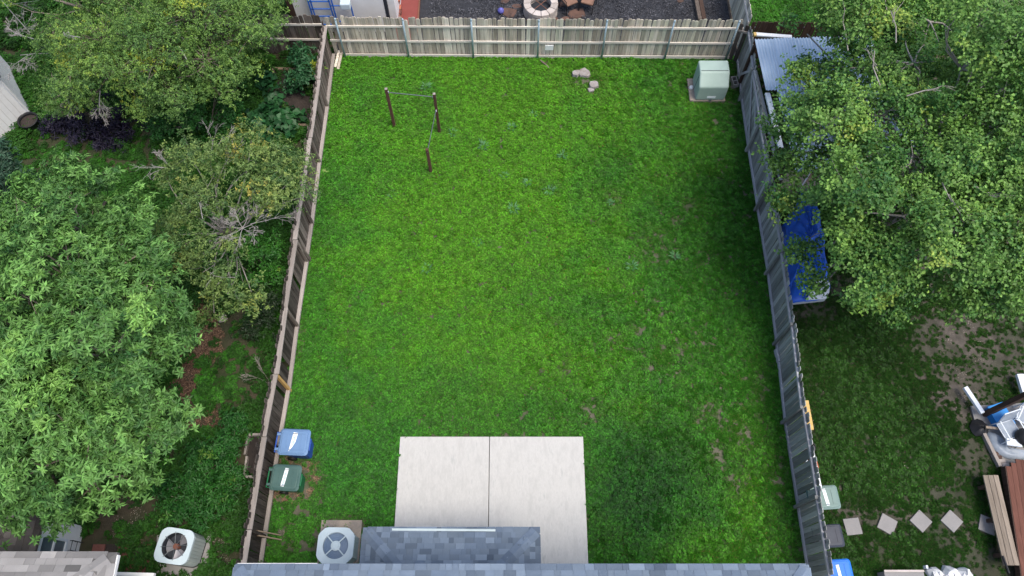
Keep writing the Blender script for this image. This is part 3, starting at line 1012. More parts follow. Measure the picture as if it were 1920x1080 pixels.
SP_A = dict(boughs=12, tuft=.34, sep=.74, zj=1.2, shrink=.84, dens=10.5, ros=10, per=7, cr=.17, len=.066, asp=.52, base=(.045, .12, .032), young_lit=(.19, .33, .060), yellow=(.38, .42, .04), yprob=.10, gap=.24, stalk=.12, jit=.02)
SP_B = dict(boughs=9, tuft=.37, sep=.64, dens=8.8, ros=7, per=11, cr=.15, len=.14, asp=.34, base=(.026, .095, .020), young_lit=(.175, .37, .085), yellow=(.22, .42, .09), yprob=.05, shrink=.96, zj=2.0, zmin=-.15, inner=.06, stalk=.08, droop=.25, el0=-.3, el1=.7)
SP_C = dict(boughs=12, tuft=.30, sep=.74, dens=11, ros=8, per=8, cr=.16, len=.082, asp=.44, base=(.055, .130, .038), young_lit=(.21, .30, .075), yellow=(.42, .36, .07), yprob=.05, gap=.26, stalk=.12, jit=.02)
SP_D = dict(boughs=9, tuft=.38, sep=.66, dens=7.2, ros=12, per=6, cr=.17, zmin=-.2, inner=.08, len=.096, asp=.72, base=(.028, .115, .024), young_lit=(.20, .37, .07), yellow=(.33, .43, .07), yprob=.055, shrink=.95, zj=1.9, stalk=.22, jit=.05, droop=.22)

# top left: broad fine leaved tree
LA = px_lobes([(25, -25, 3.2, .8), (85, 195, 1.6, .35), (112, 195, 2.0, .45), (95, 60, 3.2, 1.0), (190, 70, 3.6, 1.3), (190, -10, 3.8, 1.3), (290, 40, 4.0, 1.4), (290, -50, 4, 1.3), (385, 30, 4.0, 1.4), (400, -60, 4, 1.3), (470, 60, 3.6, 1.15), (495, -20, 3.6, 1.1),
               (115, 150, 2.8, .85), (200, 140, 3.3, 1.1), (290, 120, 3.7, 1.3), (380, 110, 3.6, 1.3), (438, 100, 3.2, .8), (510, 60, 3.0, .6), (330, 185, 2.9, .85), (270, 190, 2.6, .6), (410, 175, 2.7, .6), (250, 150, 3.2, .9), (145, 100, 3.4, 1.0), (405, 148, 2.9, .65), (170, 185, 2.3, .5)], 1.0, .7)
ta = tree('broad_tree', 'broad fine leaved tree with yellow green tips overhanging the shaded back corner fence', 'tree', (300, 120), 1.6, LA, SP_A, 101, .16, twigs=.25)
twig_fan(ta, 'dead_branch', at(188, 170, 2.6), (at(186, 215, 2.2) - at(188, 170, 2.6)), .75, 3, 5, .022, label='bare silver branch hanging below the leaves')
twig_fan(ta, 'dead_branch', at(125, 180, 2.2), (at(134, 210, 2.0) - at(125, 180, 2.2)), .55, 3, 3, .014)
twig_fan(ta, 'dead_branch', at(70, 75, 2.8), (at(5, 55, 2.6) - at(70, 75, 2.8)), 1.1, 4, 4, .02)
twig_fan(ta, 'dead_branch', at(95, 100, 2.6), (at(10, 105, 2.4) - at(95, 100, 2.6)), 1.1, 4, 4, .02)
twig_fan(ta, 'dead_branch', at(55, 60, 1.5), (at(-5, -10, 2.6) - at(55, 60, 1.5)), 1.7, 3, 3, .025)
twig_fan(ta, 'dead_branch', at(150, 70, 4.6), (at(110, 68, 4.5) - at(150, 70, 4.6)), .5, 3, 3, .014)
twig_fan(ta, 'dead_branch', at(350, 112, 4.3), (at(335, 80, 4.3) - at(350, 112, 4.3)), .4, 1, 2, .022, 'bark_pale')

# left: large long leaved tree
LB = px_lobes([(60, 400, 5.2, 1.05), (100, 345, 5.0, .62), (128, 330, 4.6, .34), (150, 430, 5.4, .95), (195, 375, 4.2, .50), (225, 430, 4.6, .72), (255, 400, 4.2, .36), (40, 490, 5.2, 1.0), (130, 520, 5.6, 1.0), (210, 500, 5.3, .95), (255, 470, 4.6, .6),
               (40, 600, 5.6, 1.1), (120, 600, 5.9, 1.1), (200, 575, 5.8, 1.0), (265, 560, 5.3, .8), (310, 560, 4.4, .55), (290, 630, 4.8, .75), (200, 660, 5.8, 1.05), (110, 690, 5.9, 1.1), (30, 690, 5.6, 1.0),
               (270, 700, 4.9, .85), (180, 750, 5.5, 1.0), (90, 780, 5.5, 1.0), (20, 790, 5.3, 1.0), (250, 780, 4.8, .8), (310, 770, 3.9, .5), (150, 840, 5.1, .95), (60, 870, 5.0, .95), (220, 850, 4.6, .8), (280, 850, 4.0, .5), (20, 920, 4.4, .6),
               (110, 920, 4.1, .55), (45, 950, 3.9, .4), (95, 965, 3.4, .28), (170, 900, 4.2, .55), (-30, 450, 5.2, 1.0), (-40, 650, 5.6, 1.2), (-40, 850, 5.2, 1.1), (330, 640, 3.9, .4), (255, 905, 3.4, .35)], 1.0, .85)
tb = tree('large_leafy_tree', 'large bright green tree with long whorled leaves filling the left edge', 'tree', (170, 720), 2.2, LB, SP_B, 202, .20, 'bark', .25)

# left edge, behind it: bluish crown only partly in view
SP_B2 = dict(SP_B, base=(.022, .06, .035), young_lit=(.04, .095, .05), len=.16)
tree('small_bushy_tree', 'blue green bushy tree cut by the left edge above the large leafy tree', 'tree', (0, 380), 1.0, px_lobes([(5, 310, 2.6, .6), (-30, 330, 2.8, .8), (25, 350, 2.0, .45)], 1, .7), SP_B2, 303, .07)

# middle left: olive tree with dead wood
LC = px_lobes([(312, 440, 2.6, .45), (325, 500, 2.4, .42), (440, 455, 2.7, .34), (400, 585, 2.2, .36), (350, 285, 3.2, .62), (392, 300, 3.3, .62), (345, 345, 3.0, .60), (385, 350, 3.3, .60), (335, 400, 2.9, .60), (375, 410, 3.1, .65), (345, 455, 2.9, .62), (395, 465, 2.9, .55), (375, 510, 2.8, .58), (425, 515, 2.8, .52), (425, 550, 2.6, .55), (470, 545, 2.5, .42), (455, 575, 2.3, .36),
               (480, 300, 3.3, .66), (525, 290, 3.3, .66), (500, 345, 3.3, .66), (548, 330, 3.1, .58), (555, 370, 3.0, .42), (470, 350, 3.2, .55), (510, 385, 3.0, .5), (470, 260, 3.0, .42), (420, 385, 2.8, .42), (310, 330, 2.5, .30), (440, 275, 2.8, .4)], 1.0, .75)
tc_ = tree('olive_tree', 'olive green small leaved tree with silver dead twigs beside the brown fence', 'tree', (430, 460), 1.0, LC, SP_C, 404, .06, 'bark_pale', .12)
for k in range(7):
    a_ = k * .9 + .3
    o = twig_fan(tc_, 'dead_branch', at(455, 428, 3.0), (math.cos(a_), math.sin(a_), .35), .52, 3, 4, .013, spread=.5)
    if k == 0: o['label'] = 'fan of bare silver twigs'
twig_fan(tc_, 'dead_branch', at(470, 420, 2.6), (at(560, 395, 2.4) - at(470, 420, 2.6)), .9, 3, 4, .016, spread=.4)
twig_fan(tc_, 'dead_branch', at(450, 430, 2.6), (at(400, 425, 2.6) - at(450, 430, 2.6)), .6, 3, 4, .014)
twig_fan(tc_, 'dead_branch', at(350, 320, 2.8), (at(275, 310, 2.9) - at(350, 320, 2.8)), 1.0, 3, 3, .014, spread=.45)
twig_fan(tc_, 'dead_branch', at(330, 320, 2.8), (at(290, 280, 2.9) - at(330, 320, 2.8)), .8, 3, 3, .012, spread=.45)
twig_fan(tc_, 'dead_branch', at(395, 330, 2.6), (at(400, 240, 3.2) - at(395, 330, 2.6)), 1.1, 3, 3, .014, spread=.4)
twig_fan(tc_, 'dead_branch', at(420, 335, 2.6), (at(425, 260, 3.2) - at(420, 335, 2.6)), 1.0, 3, 3, .014, spread=.4)
twig_fan(tc_, 'dead_branch', at(380, 410, 3.6), (at(372, 370, 3.7) - at(380, 410, 3.6)), .5, 2, 3, .014)
twig_fan(tc_, 'dead_branch', at(440, 520, 3.2), (at(380, 515, 3.2) - at(440, 520, 3.2)), .6, 2, 3, .012)

# right: large round leaved tree
LD = px_lobes([(1580, 60, 4.2, 1.2), (1660, 30, 5.0, 1.3), (1750, 30, 5.4, 1.4), (1850, 40, 5.4, 1.4), (1930, 60, 5.2, 1.3), (1560, 130, 3.6, .95), (1630, 120, 4.8, 1.1), (1720, 110, 5.6, 1.2), (1810, 120, 5.8, 1.25), (1900, 150, 5.6, 1.2), (1530, 175, 3.3, .55), (1490, 135, 3.2, .34), (1515, 60, 3.6, .55),
               (1500, 240, 4.2, .75), (1455, 235, 3.6, .42), (1570, 240, 5.0, .95), (1650, 210, 5.4, 1.0), (1750, 220, 5.2, .8), (1830, 220, 5.8, 1.1), (1920, 260, 5.6, 1.1), (1465, 285, 3.6, .42), (1540, 300, 4.4, .7), (1620, 290, 5.4, 1.0), (1700, 310, 5.6, 1.0), (1790, 310, 5.6, 1.0), (1880, 340, 5.4, 1.1),
               (1450, 390, 3.3, .42), (1480, 350, 3.5, .45), (1560, 370, 4.6, .55), (1610, 380, 5.2, .9), (1700, 400, 5.4, .95), (1800, 410, 5.2, 1.0), (1900, 430, 5.2, 1.05), (1512, 470, 3.2, .34), (1590, 450, 4.6, .66), (1528, 520, 3.0, .30), (1650, 470, 5.0, .9), (1740, 480, 5.0, .9), (1830, 500, 5.0, .9), (1920, 520, 4.8, .9),
               (1610, 530, 4.2, .62), (1680, 545, 4.2, .6), (1750, 555, 4.2, .62), (1820, 560, 4.2, .6), (1600, 575, 3.6, .35), (1870, 560, 4.0, .5), (1655, 590, 3.4, .28)], 1.0, .8)
td = tree('spreading_shade_tree', 'spreading round leaved shade tree with yellow leaf clumps over the tin shed', 'tree', (1730, 420), 2.4, LD, SP_D, 505, .22, 'bark_pale', .12, limb_r=.26)
for (a, b, c, d, z) in ((1650, 160, 1640, 95, 5.8), (1590, 95, 1580, 40, 5.0), (1680, 80, 1670, 20, 6.2), (1700, 180, 1760, 165, 6.0), (1765, 340, 1800, 400, 5.9), (1830, 350, 1870, 370, 5.9), (1580, 215, 1550, 235, 5.2), (1810, 370, 1815, 420, 5.7)):
    twig_fan(td, 'bare_limb', at(a, b, z), (at(c, d, z + .3) - at(a, b, z)), (at(c, d, z + .3) - at(a, b, z)).length, 2, 2, .028, 'bark_pale', spread=.35)


def shrub(name, label, spots, sp, seed, cat='shrub', group=None):
    l = px_lobes(spots, 1, .75)
    c = sum((q[0] for q in l), Vector()) / len(l)
    root = thing(name, label, cat, (c.x, c.y, 0), group=group)
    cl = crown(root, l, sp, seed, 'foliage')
    mb = MB()
    for cc in cl:
        for i in range(0, len(cc), 4):
            mb.tube(bend((c.x + random.gauss(0, .05), c.y + random.gauss(0, .05), 0), cc[i], .08, 3), [.018, .014, .009, .004], 4, False)
    mb.build('stem', 'bark', root)
    return root


SP_S = dict(dens=12, ros=7, per=7, cr=.12, len=.10, asp=.45, base=(.018, .095, .012), young_lit=(.05, .19, .02), yellow=(.25, .30, .02), yprob=.05, gap=.15, stalk=.1, jit=.02)
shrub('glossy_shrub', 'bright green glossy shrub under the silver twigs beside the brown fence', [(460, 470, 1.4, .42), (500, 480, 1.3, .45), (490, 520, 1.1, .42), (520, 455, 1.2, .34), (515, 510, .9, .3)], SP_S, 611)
shrub('dark_shrub', 'dark low shrub in the shade beneath the olive tree', [(490, 600, .5, .30), (500, 560, .7, .34), (470, 620, .4, .24)], dict(SP_S, base=(.012, .03, .010), young_lit=(.02, .05, .014), yprob=0), 612)
SP_G = dict(SP_S, dens=14, len=.12, asp=.34, base=(.014, .085, .014), young_lit=(.035, .145, .02), yprob=.015)
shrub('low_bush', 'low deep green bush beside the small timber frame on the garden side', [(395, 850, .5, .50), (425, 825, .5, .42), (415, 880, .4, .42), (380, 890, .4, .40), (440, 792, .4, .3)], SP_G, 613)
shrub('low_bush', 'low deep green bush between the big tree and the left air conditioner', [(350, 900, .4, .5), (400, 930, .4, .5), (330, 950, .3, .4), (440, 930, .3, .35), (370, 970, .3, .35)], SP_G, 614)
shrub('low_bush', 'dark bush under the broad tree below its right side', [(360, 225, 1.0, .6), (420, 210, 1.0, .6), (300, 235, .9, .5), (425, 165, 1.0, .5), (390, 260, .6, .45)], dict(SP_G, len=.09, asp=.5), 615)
shrub('tomato_plant', 'tall leafy vegetable plant in the far end of the raised garden bed', [(572, 122, .8, .30), (560, 145, .7, .26), (585, 135, .8, .26), (567, 103, .8, .24), (553, 165, .5, .16)], dict(SP_S, len=.13, asp=.5, base=(.018, .085, .03), young_lit=(.045, .15, .055)), 616, 'plant')
# squash: few large leaves
sq = thing('squash_plant', 'broad leaved squash plant sprawling along the left of the raised garden bed', 'plant', tuple(at(520, 215, 0)))
SPQ = dict(dens=16, ros=2, per=2, cr=.10, len=.26, asp=.95, base=(.014, .075, .022), young_lit=(.03, .115, .035), yprob=0, gap=.05, stalk=.05, el0=-.1, el1=.3, droop=.1)
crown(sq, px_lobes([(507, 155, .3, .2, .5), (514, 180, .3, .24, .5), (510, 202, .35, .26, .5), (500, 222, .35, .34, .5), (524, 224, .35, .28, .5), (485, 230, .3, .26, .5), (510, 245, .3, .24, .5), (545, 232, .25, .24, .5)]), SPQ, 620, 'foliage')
# purple bed
pu = thing('purple_ground_plant', 'dark purple trailing plant spreading below the broad tree', 'plant', tuple(at(170, 235, 0)))
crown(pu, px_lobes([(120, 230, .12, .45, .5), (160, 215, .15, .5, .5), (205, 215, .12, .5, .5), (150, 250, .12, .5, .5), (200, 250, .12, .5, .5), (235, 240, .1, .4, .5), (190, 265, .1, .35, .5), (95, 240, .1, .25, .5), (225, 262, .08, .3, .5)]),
      dict(dens=16, ros=5, per=6, cr=.11, len=.15, asp=.26, base=(.012, .010, .024), young_lit=(.028, .022, .05), yprob=0, gap=.0, stalk=.05, el0=0, el1=.7), 621, 'foliage')
# pale weed rosettes in the lawn
for k, (x, y, s) in enumerate([(905, 275, .24), (990, 343, .18), (1030, 358, .22), (963, 393, .24), (1055, 292, .20), (800, 505, .20), (1185, 500, .22), (895, 455, .18), (735, 365, .16), (960, 240, .2), (1000, 215, .16), (850, 250, .18), (800, 165, .22), (1145, 380, .14), (1265, 480, .2), (945, 330, .18)]):
    r = np.random.RandomState(900 + k)
    c = at(x, y, .03)
    w = thing('weed', 'pale blue green weed rosette standing out in the open lawn', 'weed', tuple(at(x, y, 0)), group='pale weeds scattered over the lawn')
    m = 34
    t = r.rand(m) * 2 * PI
    pos = np.array(c)[None] + np.stack([np.cos(t), np.sin(t), np.ones(m) * .5], 1) * (r.rand(m, 1) * s * .5)
    d = np.stack([np.cos(t), np.sin(t), r.rand(m) * .8], 1)
    V, F, C = leaves(pos, d, np.tile([0, 0, 1.], (m, 1)) + r.randn(m, 3) * .2, s * (.4 + .6 * r.rand(m)), s * .2 * (.6 + .6 * r.rand(m)), np.array([.085, .235, .078]) * (.7 + .6 * r.rand(m, 1)))
    arr_mesh('foliage', V, F, C, 'leaf', parent=w)
# long dry stems
fg = thing('dry_weed', 'sparse weed with long bent dry stems beside the brown fence', 'weed', tuple(at(490, 715, 0)))
twig_fan(fg, 'stem', at(505, 720, .1), (-.8, .3, .35), .7, 2, 4, .006, 'bark_pale', spread=.45)
twig_fan(fg, 'stem', at(505, 715, .1), (-.5, .7, .3), .6, 2, 4, .006, 'bark_pale', spread=.45)


# ------------------------------------------------------------------ roofs and houses
SHW = (.14, .20, .27, .34)


def shingle_mesh(w, mat, ln=.152):
    a, t = .016, .004
    mb = MB()
    x = w / 2 - .0025
    mb.add([(-x, 0, .001), (x, 0, .001), (x, ln, .001), (-x, ln, .001), (-x, 0, a), (x, 0, a), (x, ln, t), (-x, ln, t)],
           [(3, 2, 1, 0), (4, 5, 6, 7), (0, 1, 5, 4), (1, 2, 6, 5), (2, 3, 7, 6), (3, 0, 4, 7)])
    return mesh_of(mb, 'shingle', mat)


def shingles(root, O, ex, es, length, rows, mat, clip=None, k=1.0, row0=0, row_h=.143):
    """courses of single shingles on a slope; O = eave corner, ex along the eave, es up the slope"""
    ex, es = Vector(ex).normalized(), Vector(es).normalized()
    n = ex.cross(es)
    R = Matrix((ex, es, n)).transposed().to_euler()
    ms = {w: shingle_mesh(w * k, mat, row_h + .012) for w in SHW}
    O = Vector(O)
    for r in range(row0, rows):
        s = -random.random() * .15
        while s < length:
            w = random.choice(SHW)
            c = s + w * k / 2
            s += w * k
            if c < 0 or c > length or (clip and not clip(c, (r + .5) * row_h)):
                continue
            p = O + ex * c + es * (r * row_h - .01) + n * (.003 + random.random() * .006)
            inst('shingle', ms[w], root, p, R)


def caps(root, a, b, w, mat, n, rise=.02):
    """overlapping bent cap pieces along a hip"""
    a, b = Vector(a), Vector(b)
    d = (b - a).normalized(); L = (b - a).length
    sd_ = d.cross(Vector((0, 0, 1))).normalized(); up = sd_.cross(d)
    st = L / n
    for i in range(n):
        p = a + d * (i * st); q = a + d * ((i + 1) * st + .03)
        u0, u1 = up * (rise + .02), up * (rise + .004)
        dn = up * (-.16 * w * 2)
        mb = MB().add([p + u0, p + u0 + sd_ * w + dn, q + u1 + sd_ * w + dn, q + u1, p + u0 - sd_ * w + dn, q + u1 - sd_ * w + dn,
                       p + u0 - up * .015, p + u0 + sd_ * w + dn - up * .015, p + u0 - sd_ * w + dn - up * .015],
                      [(0, 1, 2, 3), (4, 0, 3, 5), (0, 6, 7, 1), (4, 8, 6, 0)])
        mb.build('ridge_cap', mat, root)


def hip_roof(x0, x1, y0, y1, ze, pitch, over=.0, th=.10):
    """closed hip roof body; eave rectangle at height ze"""
    tp = math.tan(pitch)
    w, d = x1 - x0, y1 - y0
    h = min(w, d) / 2
    if w > d:
        r0, r1 = (x0 + h, (y0 + y1) / 2, ze + h * tp), (x1 - h, (y0 + y1) / 2, ze + h * tp)
        vs = [(x0, y0, ze), (x1, y0, ze), (x1, y1, ze), (x0, y1, ze), r0, r1]
        fs = [(0, 1, 5, 4), (1, 2, 5), (2, 3, 4, 5), (3, 0, 4)]
    else:
        r0, r1 = ((x0 + x1) / 2, y0 + h, ze + h * tp), ((x0 + x1) / 2, y1 - h, ze + h * tp)
        vs = [(x0, y0, ze), (x1, y0, ze), (x1, y1, ze), (x0, y1, ze), r0, r1]
        fs = [(0, 1, 4), (1, 2, 5, 4), (2, 3, 5), (3, 0, 4, 5)]
    vs += [(x0, y0, ze - th), (x1, y0, ze - th), (x1, y1, ze - th), (x0, y1, ze - th)]
    fs += [(9, 8, 7, 6), (0, 6, 7, 1), (1, 7, 8, 2), (2, 8, 9, 3), (3, 9, 6, 0)]
    return MB().add(vs, fs)


# our house: two storeys, its rear eave crosses the bottom of the picture; a small hipped roof over the back door
hs = thing('house', 'house with blue grey shingle roof and small hipped rear roof beside the patio', 'house', (0, -3, 0))
PA = math.radians(24)
EX0, EX1, EY, EZ = -5.70, 6.10, 1.40, 5.20
hip_roof(EX0, EX1, -8.0, EY, EZ, PA).build('roof', 'shingle', hs)
MB().box(((EX0 + EX1) / 2, -3.1, 2.5), (EX1 - EX0 - .8, 8.1, 5.0)).build('wall', 'siding', hs)
ca, sa = math.cos(PA), math.sin(PA)
shingles(hs, (EX1, EY, EZ + .002), (-1, 0, 0), (0, -ca, sa), EX1 - EX0, 4, 'shingle', lambda c, s: s * ca + .05 < c < (EX1 - EX0) - s * ca - .05, .95)
shingles(hs, (EX0, EY, EZ + .002), (0, -1, 0), (ca, 0, sa), 1.0, 4, 'shingle', lambda c, s: c > s * ca + .02, 1.0)
shingles(hs, (EX1, EY - 1.0, EZ + .002), (0, 1, 0), (-ca, 0, sa), 1.0, 4, 'shingle', lambda c, s: c < 1.0 - s * ca - .02, 1.0)
tp = math.tan(PA)
caps(hs, (EX0 + .10, EY - .10, EZ + .045), (EX0 + 1.0, EY - 1.0, EZ + .01 + tp), .13, 'cap', 5)
caps(hs, (EX1 - .10, EY - .10, EZ + .045), (EX1 - 1.0, EY - 1.0, EZ + .01 + tp), .13, 'cap', 5)
MB().box(((EX0 - 3.95) / 2, EY + .015, EZ - .035), (-3.95 - EX0 - .12, .03, .08)).build('drip_edge', 'white', hs)
MB().box((( -3.93 + EX1) / 2, EY + .012, EZ - .05), (EX1 + 3.93 - .1, .022, .08)).build('drip_edge', 'cap', hs)
# small rear roof
QX0, QX1, QY, QZ = -3.60, .67, 2.46, 2.70
QA = math.radians(22); cq, sq_ = math.cos(QA), math.sin(QA); tq = math.tan(QA)
QB = .95
d = QY - QB
hb = MB().add([(QX0, QY, QZ), (QX1, QY, QZ), (QX1, QB, QZ), (QX0, QB, QZ), (QX0 + d, QB, QZ + d * tq), (QX1 - d, QB, QZ + d * tq),
               (QX0, QY, QZ - .1), (QX1, QY, QZ - .1), (QX1, QB, QZ - .1), (QX0, QB, QZ - .1)],
              [(1, 0, 4, 5), (2, 1, 5), (0, 3, 4), (3, 2, 5, 4), (6, 7, 8, 9), (0, 1, 7, 6), (1, 2, 8, 7), (3, 0, 6, 9)])
hb.build('rear_roof', 'shingle', hs)
LQ = QX1 - QX0
shingles(hs, (QX1, QY, QZ + .002), (-1, 0, 0), (0, -cq, sq_), LQ, 9, 'shingle', lambda c, s: s * cq + .02 < c < LQ - s * cq - .02, .80)
shingles(hs, (QX0, QY, QZ + .002), (0, -1, 0), (cq, 0, sq_), 1.05, 6, 'shingle', lambda c, s: c > s * cq + .02, .80)
shingles(hs, (QX1, QY - 1.05, QZ + .002), (0, 1, 0), (-cq, 0, sq_), 1.05, 6, 'shingle', lambda c, s: c < 1.05 - s * cq - .02, .80)
caps(hs, (QX0 + .10, QY - .10, QZ + .05), (QX0 + 1.2, QY - 1.2, QZ + .012 + 1.17 * tq), .14, 'cap', 6)
caps(hs, (QX1 - .10, QY - .10, QZ + .05), (QX1 - 1.2, QY - 1.2, QZ + .012 + 1.17 * tq), .14, 'cap', 6)
a = at(735, 993, QZ + .07); b = at(929, 994.5, QZ + .07)
MB().bar(a, b, .045, .012).bar(a + Vector((0, .02, .025)), b + Vector((0, .02, .025)), .01, .05).build('rain_diverter', 'acwhite', hs)
for x in (QX0 + .25, QX1 - .25):
    MB().box((x, 2.2, 1.3), (.12, .12, 2.6)).build('porch_post', 'white', hs)

# left neighbour's house
ln = thing('neighbour_house', 'house in the lower left corner with tan grey shingle roof and white window wall', 'house', (-14, -2, 0))
VX, VY, VZ = -8.16, 1.64, 5.20
hip_roof(-24, VX, -8.0, VY, VZ, PA).build('roof', 'tan_shingle', ln)
MB().box((-16.1, -3.2, 2.5), (15.0, 8.6, 5.0)).build('wall', 'siding', ln)
shingles(ln, (VX, VY, VZ + .002), (-1, 0, 0), (0, -ca, sa), 4.2, 5, 'tan_shingle', lambda c, s: c > s * ca + .05, 1.55, row_h=.15)
shingles(ln, (VX, VY - 1.0, VZ + .002), (0, 1, 0), (-ca, 0, sa), 1.0, 5, 'tan_shingle', lambda c, s: c < 1.0 - s * ca - .02, 1.3, row_h=.15)
caps(ln, (VX - .14, VY - .14, VZ + .05), (VX - 1.0, VY - 1.0, VZ + .01 + tp), .16, 'tan_shingle', 4)
MB().box((VX + .015, VY - 2, VZ - .05), (.025, 3.9, .1)).build('drip_edge', 'white', ln)
# lower wing
we = at(84, 960, 2.45); wx = we.x; wy = at(84, 941, 2.45).y
WA = math.radians(20); cw, sw = math.cos(WA), math.sin(WA); tw = math.tan(WA)
hip_roof(wx - 5.0, wx, 1.25 - 4.0, wy, 2.45, WA).build('wing_roof', 'dark_shingle', ln)
shingles(ln, (wx, 1.3, 2.452), (0, 1, 0), (-cw, 0, sw), wy - 1.3, 10, 'dark_shingle', lambda c, s: c < (wy - 1.3) - s * cw - .02, 1.3, row_h=.15)
shingles(ln, (wx, wy, 2.452), (-1, 0, 0), (0, -cw, sw), 2.2, 6, 'dark_shingle', lambda c, s: c > s * cw + .03, 1.3, row_h=.15)
caps(ln, (wx - .14, wy - .14, 2.50), (wx - 1.4, wy - 1.4, 2.46 + 1.38 * tw), .16, 'dark_shingle', 4, .015)
wf = wx - .28                                     # face of the white wall
wn_ = at(148, 990, 0).y
MB().box((wf - .1, (wn_ + .8) / 2, 1.2), (.2, wn_ - .8, 2.4)).build('wing_wall', 'white', ln)
MB().box((wf - 1.0, wn_ + .02, 1.2), (1.96, .04, 2.4)).build('corner_board', 'white', ln)
for k in range(9):
    yy = wn_ - .12 - k * .13
    MB().box((wf + .004, yy, 1.9), (.012, .118, .9)).build('siding_board', 'white', ln)
wy1 = at(112, 1008, 1.2).y
wz0, wz1 = .75, 1.95
win = MB()
for (ya, yb, za, zb) in ((wy1 - .06, wy1, wz0, wz1), (wy1 - 1.3, wy1 - 1.24, wz0, wz1), (wy1 - 1.24, wy1 - .06, wz1 - .07, wz1), (wy1 - 1.24, wy1 - .06, wz0, wz0 + .06), (wy1 - 1.24, wy1 - .06, 1.30, 1.36)):
    win.box((wf + .03, (ya + yb) / 2, (za + zb) / 2), (.07, yb - ya, zb - za))
wo_ = win.build('window', 'whitemetal', ln)
for za, zb in ((wz0 + .06, 1.30), (1.36, wz1 - .07)):
    MB().box((wf + .022, wy1 - .65, (za + zb) / 2), (.02, 1.17, zb - za)).build('pane', 'glass', wo_)
a = at(214, 1076, 2.3); b = at(290, 1078, 2.3)
MB().bar(a, b, .08, .12).build('trim_board', 'white', ln)
for k in range(9):
    c = a.lerp(b, (k + .5) / 9)
    MB().box((c.x, c.y - .12, 2.22), (.11, .1, .08)).build('brick', 'terracotta', ln)

# red brick pavers beside it
pv = tag(MB().add([at(172, 1020, .002), at(172, 1095, .002), at(300, 1095, .002), at(300, 1020, .002)], [(0, 1, 2, 3)]).build('paving', 'soil_dark'), kind='structure')
ORG[pv.name] = Vector()
me = mesh_of(MB().box((0, 0, .02), (.33, .33, .05)), 'paver', 'brick')
c0 = at(185, 1033, .01)
for i in range(7):
    for j in range(4):
        if (i < 2 and j == 0 and i % 2) or (i == 3 and j == 0):
            continue
        inst('paver', me, pv, c0 + Vector((i * .345 + random.gauss(0, .006), -j * .345 + random.gauss(0, .006), random.gauss(0, .004))), (0, 0, random.gauss(0, .015)))

# shed at the left edge
sh = thing('garden_shed', 'white walled garden shed cut by the left edge beside a black tub', 'shed', tuple(at(0, 230, 0)))
E0 = at(62, 221, 0); E1 = at(17, 118, 0); S1 = at(-10, 265, 0)
de = (E1 - E0).normalized(); ds = (S1 - E0).normalized()
HS = 2.15
P4 = [E0, E0 + de * 2.6, E0 + de * 2.6 + ds * 2.6, E0 + ds * 2.6]
MB().prism([tuple(p[:2]) for p in P4], 0, HS).build('wall', 'siding', sh)
for dr, ot, L in ((de, ds, 2.6), (ds, de, 2.6)):
    for k in range(13):
        p = E0 + dr * (.1 + k * .2) - ot * .012
        MB().box(p + Vector((0, 0, HS / 2)), (.19, .014, HS - .04), Matrix((dr, ot, Vector((0, 0, 1)))).transposed()).build('wall_panel', 'white', sh)
MB().bar(E0 - (de + ds) * .02 + Vector((0, 0, .0)), E0 - (de + ds) * .02 + Vector((0, 0, HS)), .07, .07).build('corner_strip', 'white', sh)
MB().prism([tuple(((P4[0] + P4[2]) / 2).lerp(p, 1.12)[:2]) for p in P4], HS + .002, HS + .12, 1.0).build('roof', 'dark_shingle', sh)
tb_ = thing('tub', 'round black tub half full of dark soil at the white shed corner', 'tub', tuple(at(63, 237, 0)))
c = at(63, 237, 0)
MB().lathe([(.26, 0), (.33, .34), (.35, .36), (.35, .38), (.31, .38), (.30, .30)], 24, c).build('rim', 'black', tb_, smooth=True)
MB().lathe([(0, .28), (.3, .27)], 20, c).build('soil_fill', 'soil_dark', tb_)

# ------------------------------------------------------------------ raised beds and small garden things on the left
bed = thing('raised_bed', 'timber edged raised garden bed of dark soil beside the brown fence', 'garden bed', tuple(at(550, 190, 0)))
cor = [at(514, 131, .1), at(602, 134, .1), at(572, 237, .1), at(496, 234, .1)]
cor[1].x = min(cor[1].x, -6.95); cor[2].x = -6.95
for i in range(4):
    a, b = cor[i], cor[(i + 1) % 4]
    if i == 1: continue
    MB().bar(a, b, .10, .20).build('timber', 'bedwood', bed, bevel=.006)
MB().prism([tuple(p[:2]) for p in cor], .0, .13).build('soil', 'soil_dark', bed)
b2 = thing('small_raised_bed', 'small grey timber frame of bare soil against the garden side of the fence', 'garden bed', tuple(at(478, 855, 0)))
cr = [at(467, 816, .12), at(500, 815, .12), at(486, 896, .12), at(459, 894, .12)]
cr[1].x = cr[2].x = -6.98
for a, b in ((0, 1), (2, 3)):
    MB().bar(cr[a], cr[b], .07, .16).build('timber', 'lrail', b2, bevel=.004)
m1 = cr[3].lerp(cr[0], .5)
for a, b in ((cr[3], m1 + Vector((.02, -.02, 0))), (m1 + Vector((-.05, .02, 0)), cr[0])):
    MB().bar(a, b, .06, .15).build('timber', 'lrail', b2, bevel=.004)
MB().prism([tuple(p[:2]) for p in cr], 0, .06).build('soil', 'soil_dark', b2)
c = at(417, 596, .06)
rk = MB()
rk.lathe([(0, .14), (.08, .12), (.13, .06), (.14, 0)], 9, (c.x, c.y, 0))
for v in rk.v: v.x += random.gauss(0, .015); v.y += random.gauss(0, .015)
tag(rk.build('rock', 'stone', smooth=True), 'single pale rock on the leaf litter between the trees', 'rock')
tag(MB().bar(at(116, 925, .25), at(99, 978, .25), .16, .05).build('plank', 'newwood', bevel=.004), 'tan plank lying between the big tree and the white window wall', 'plank')
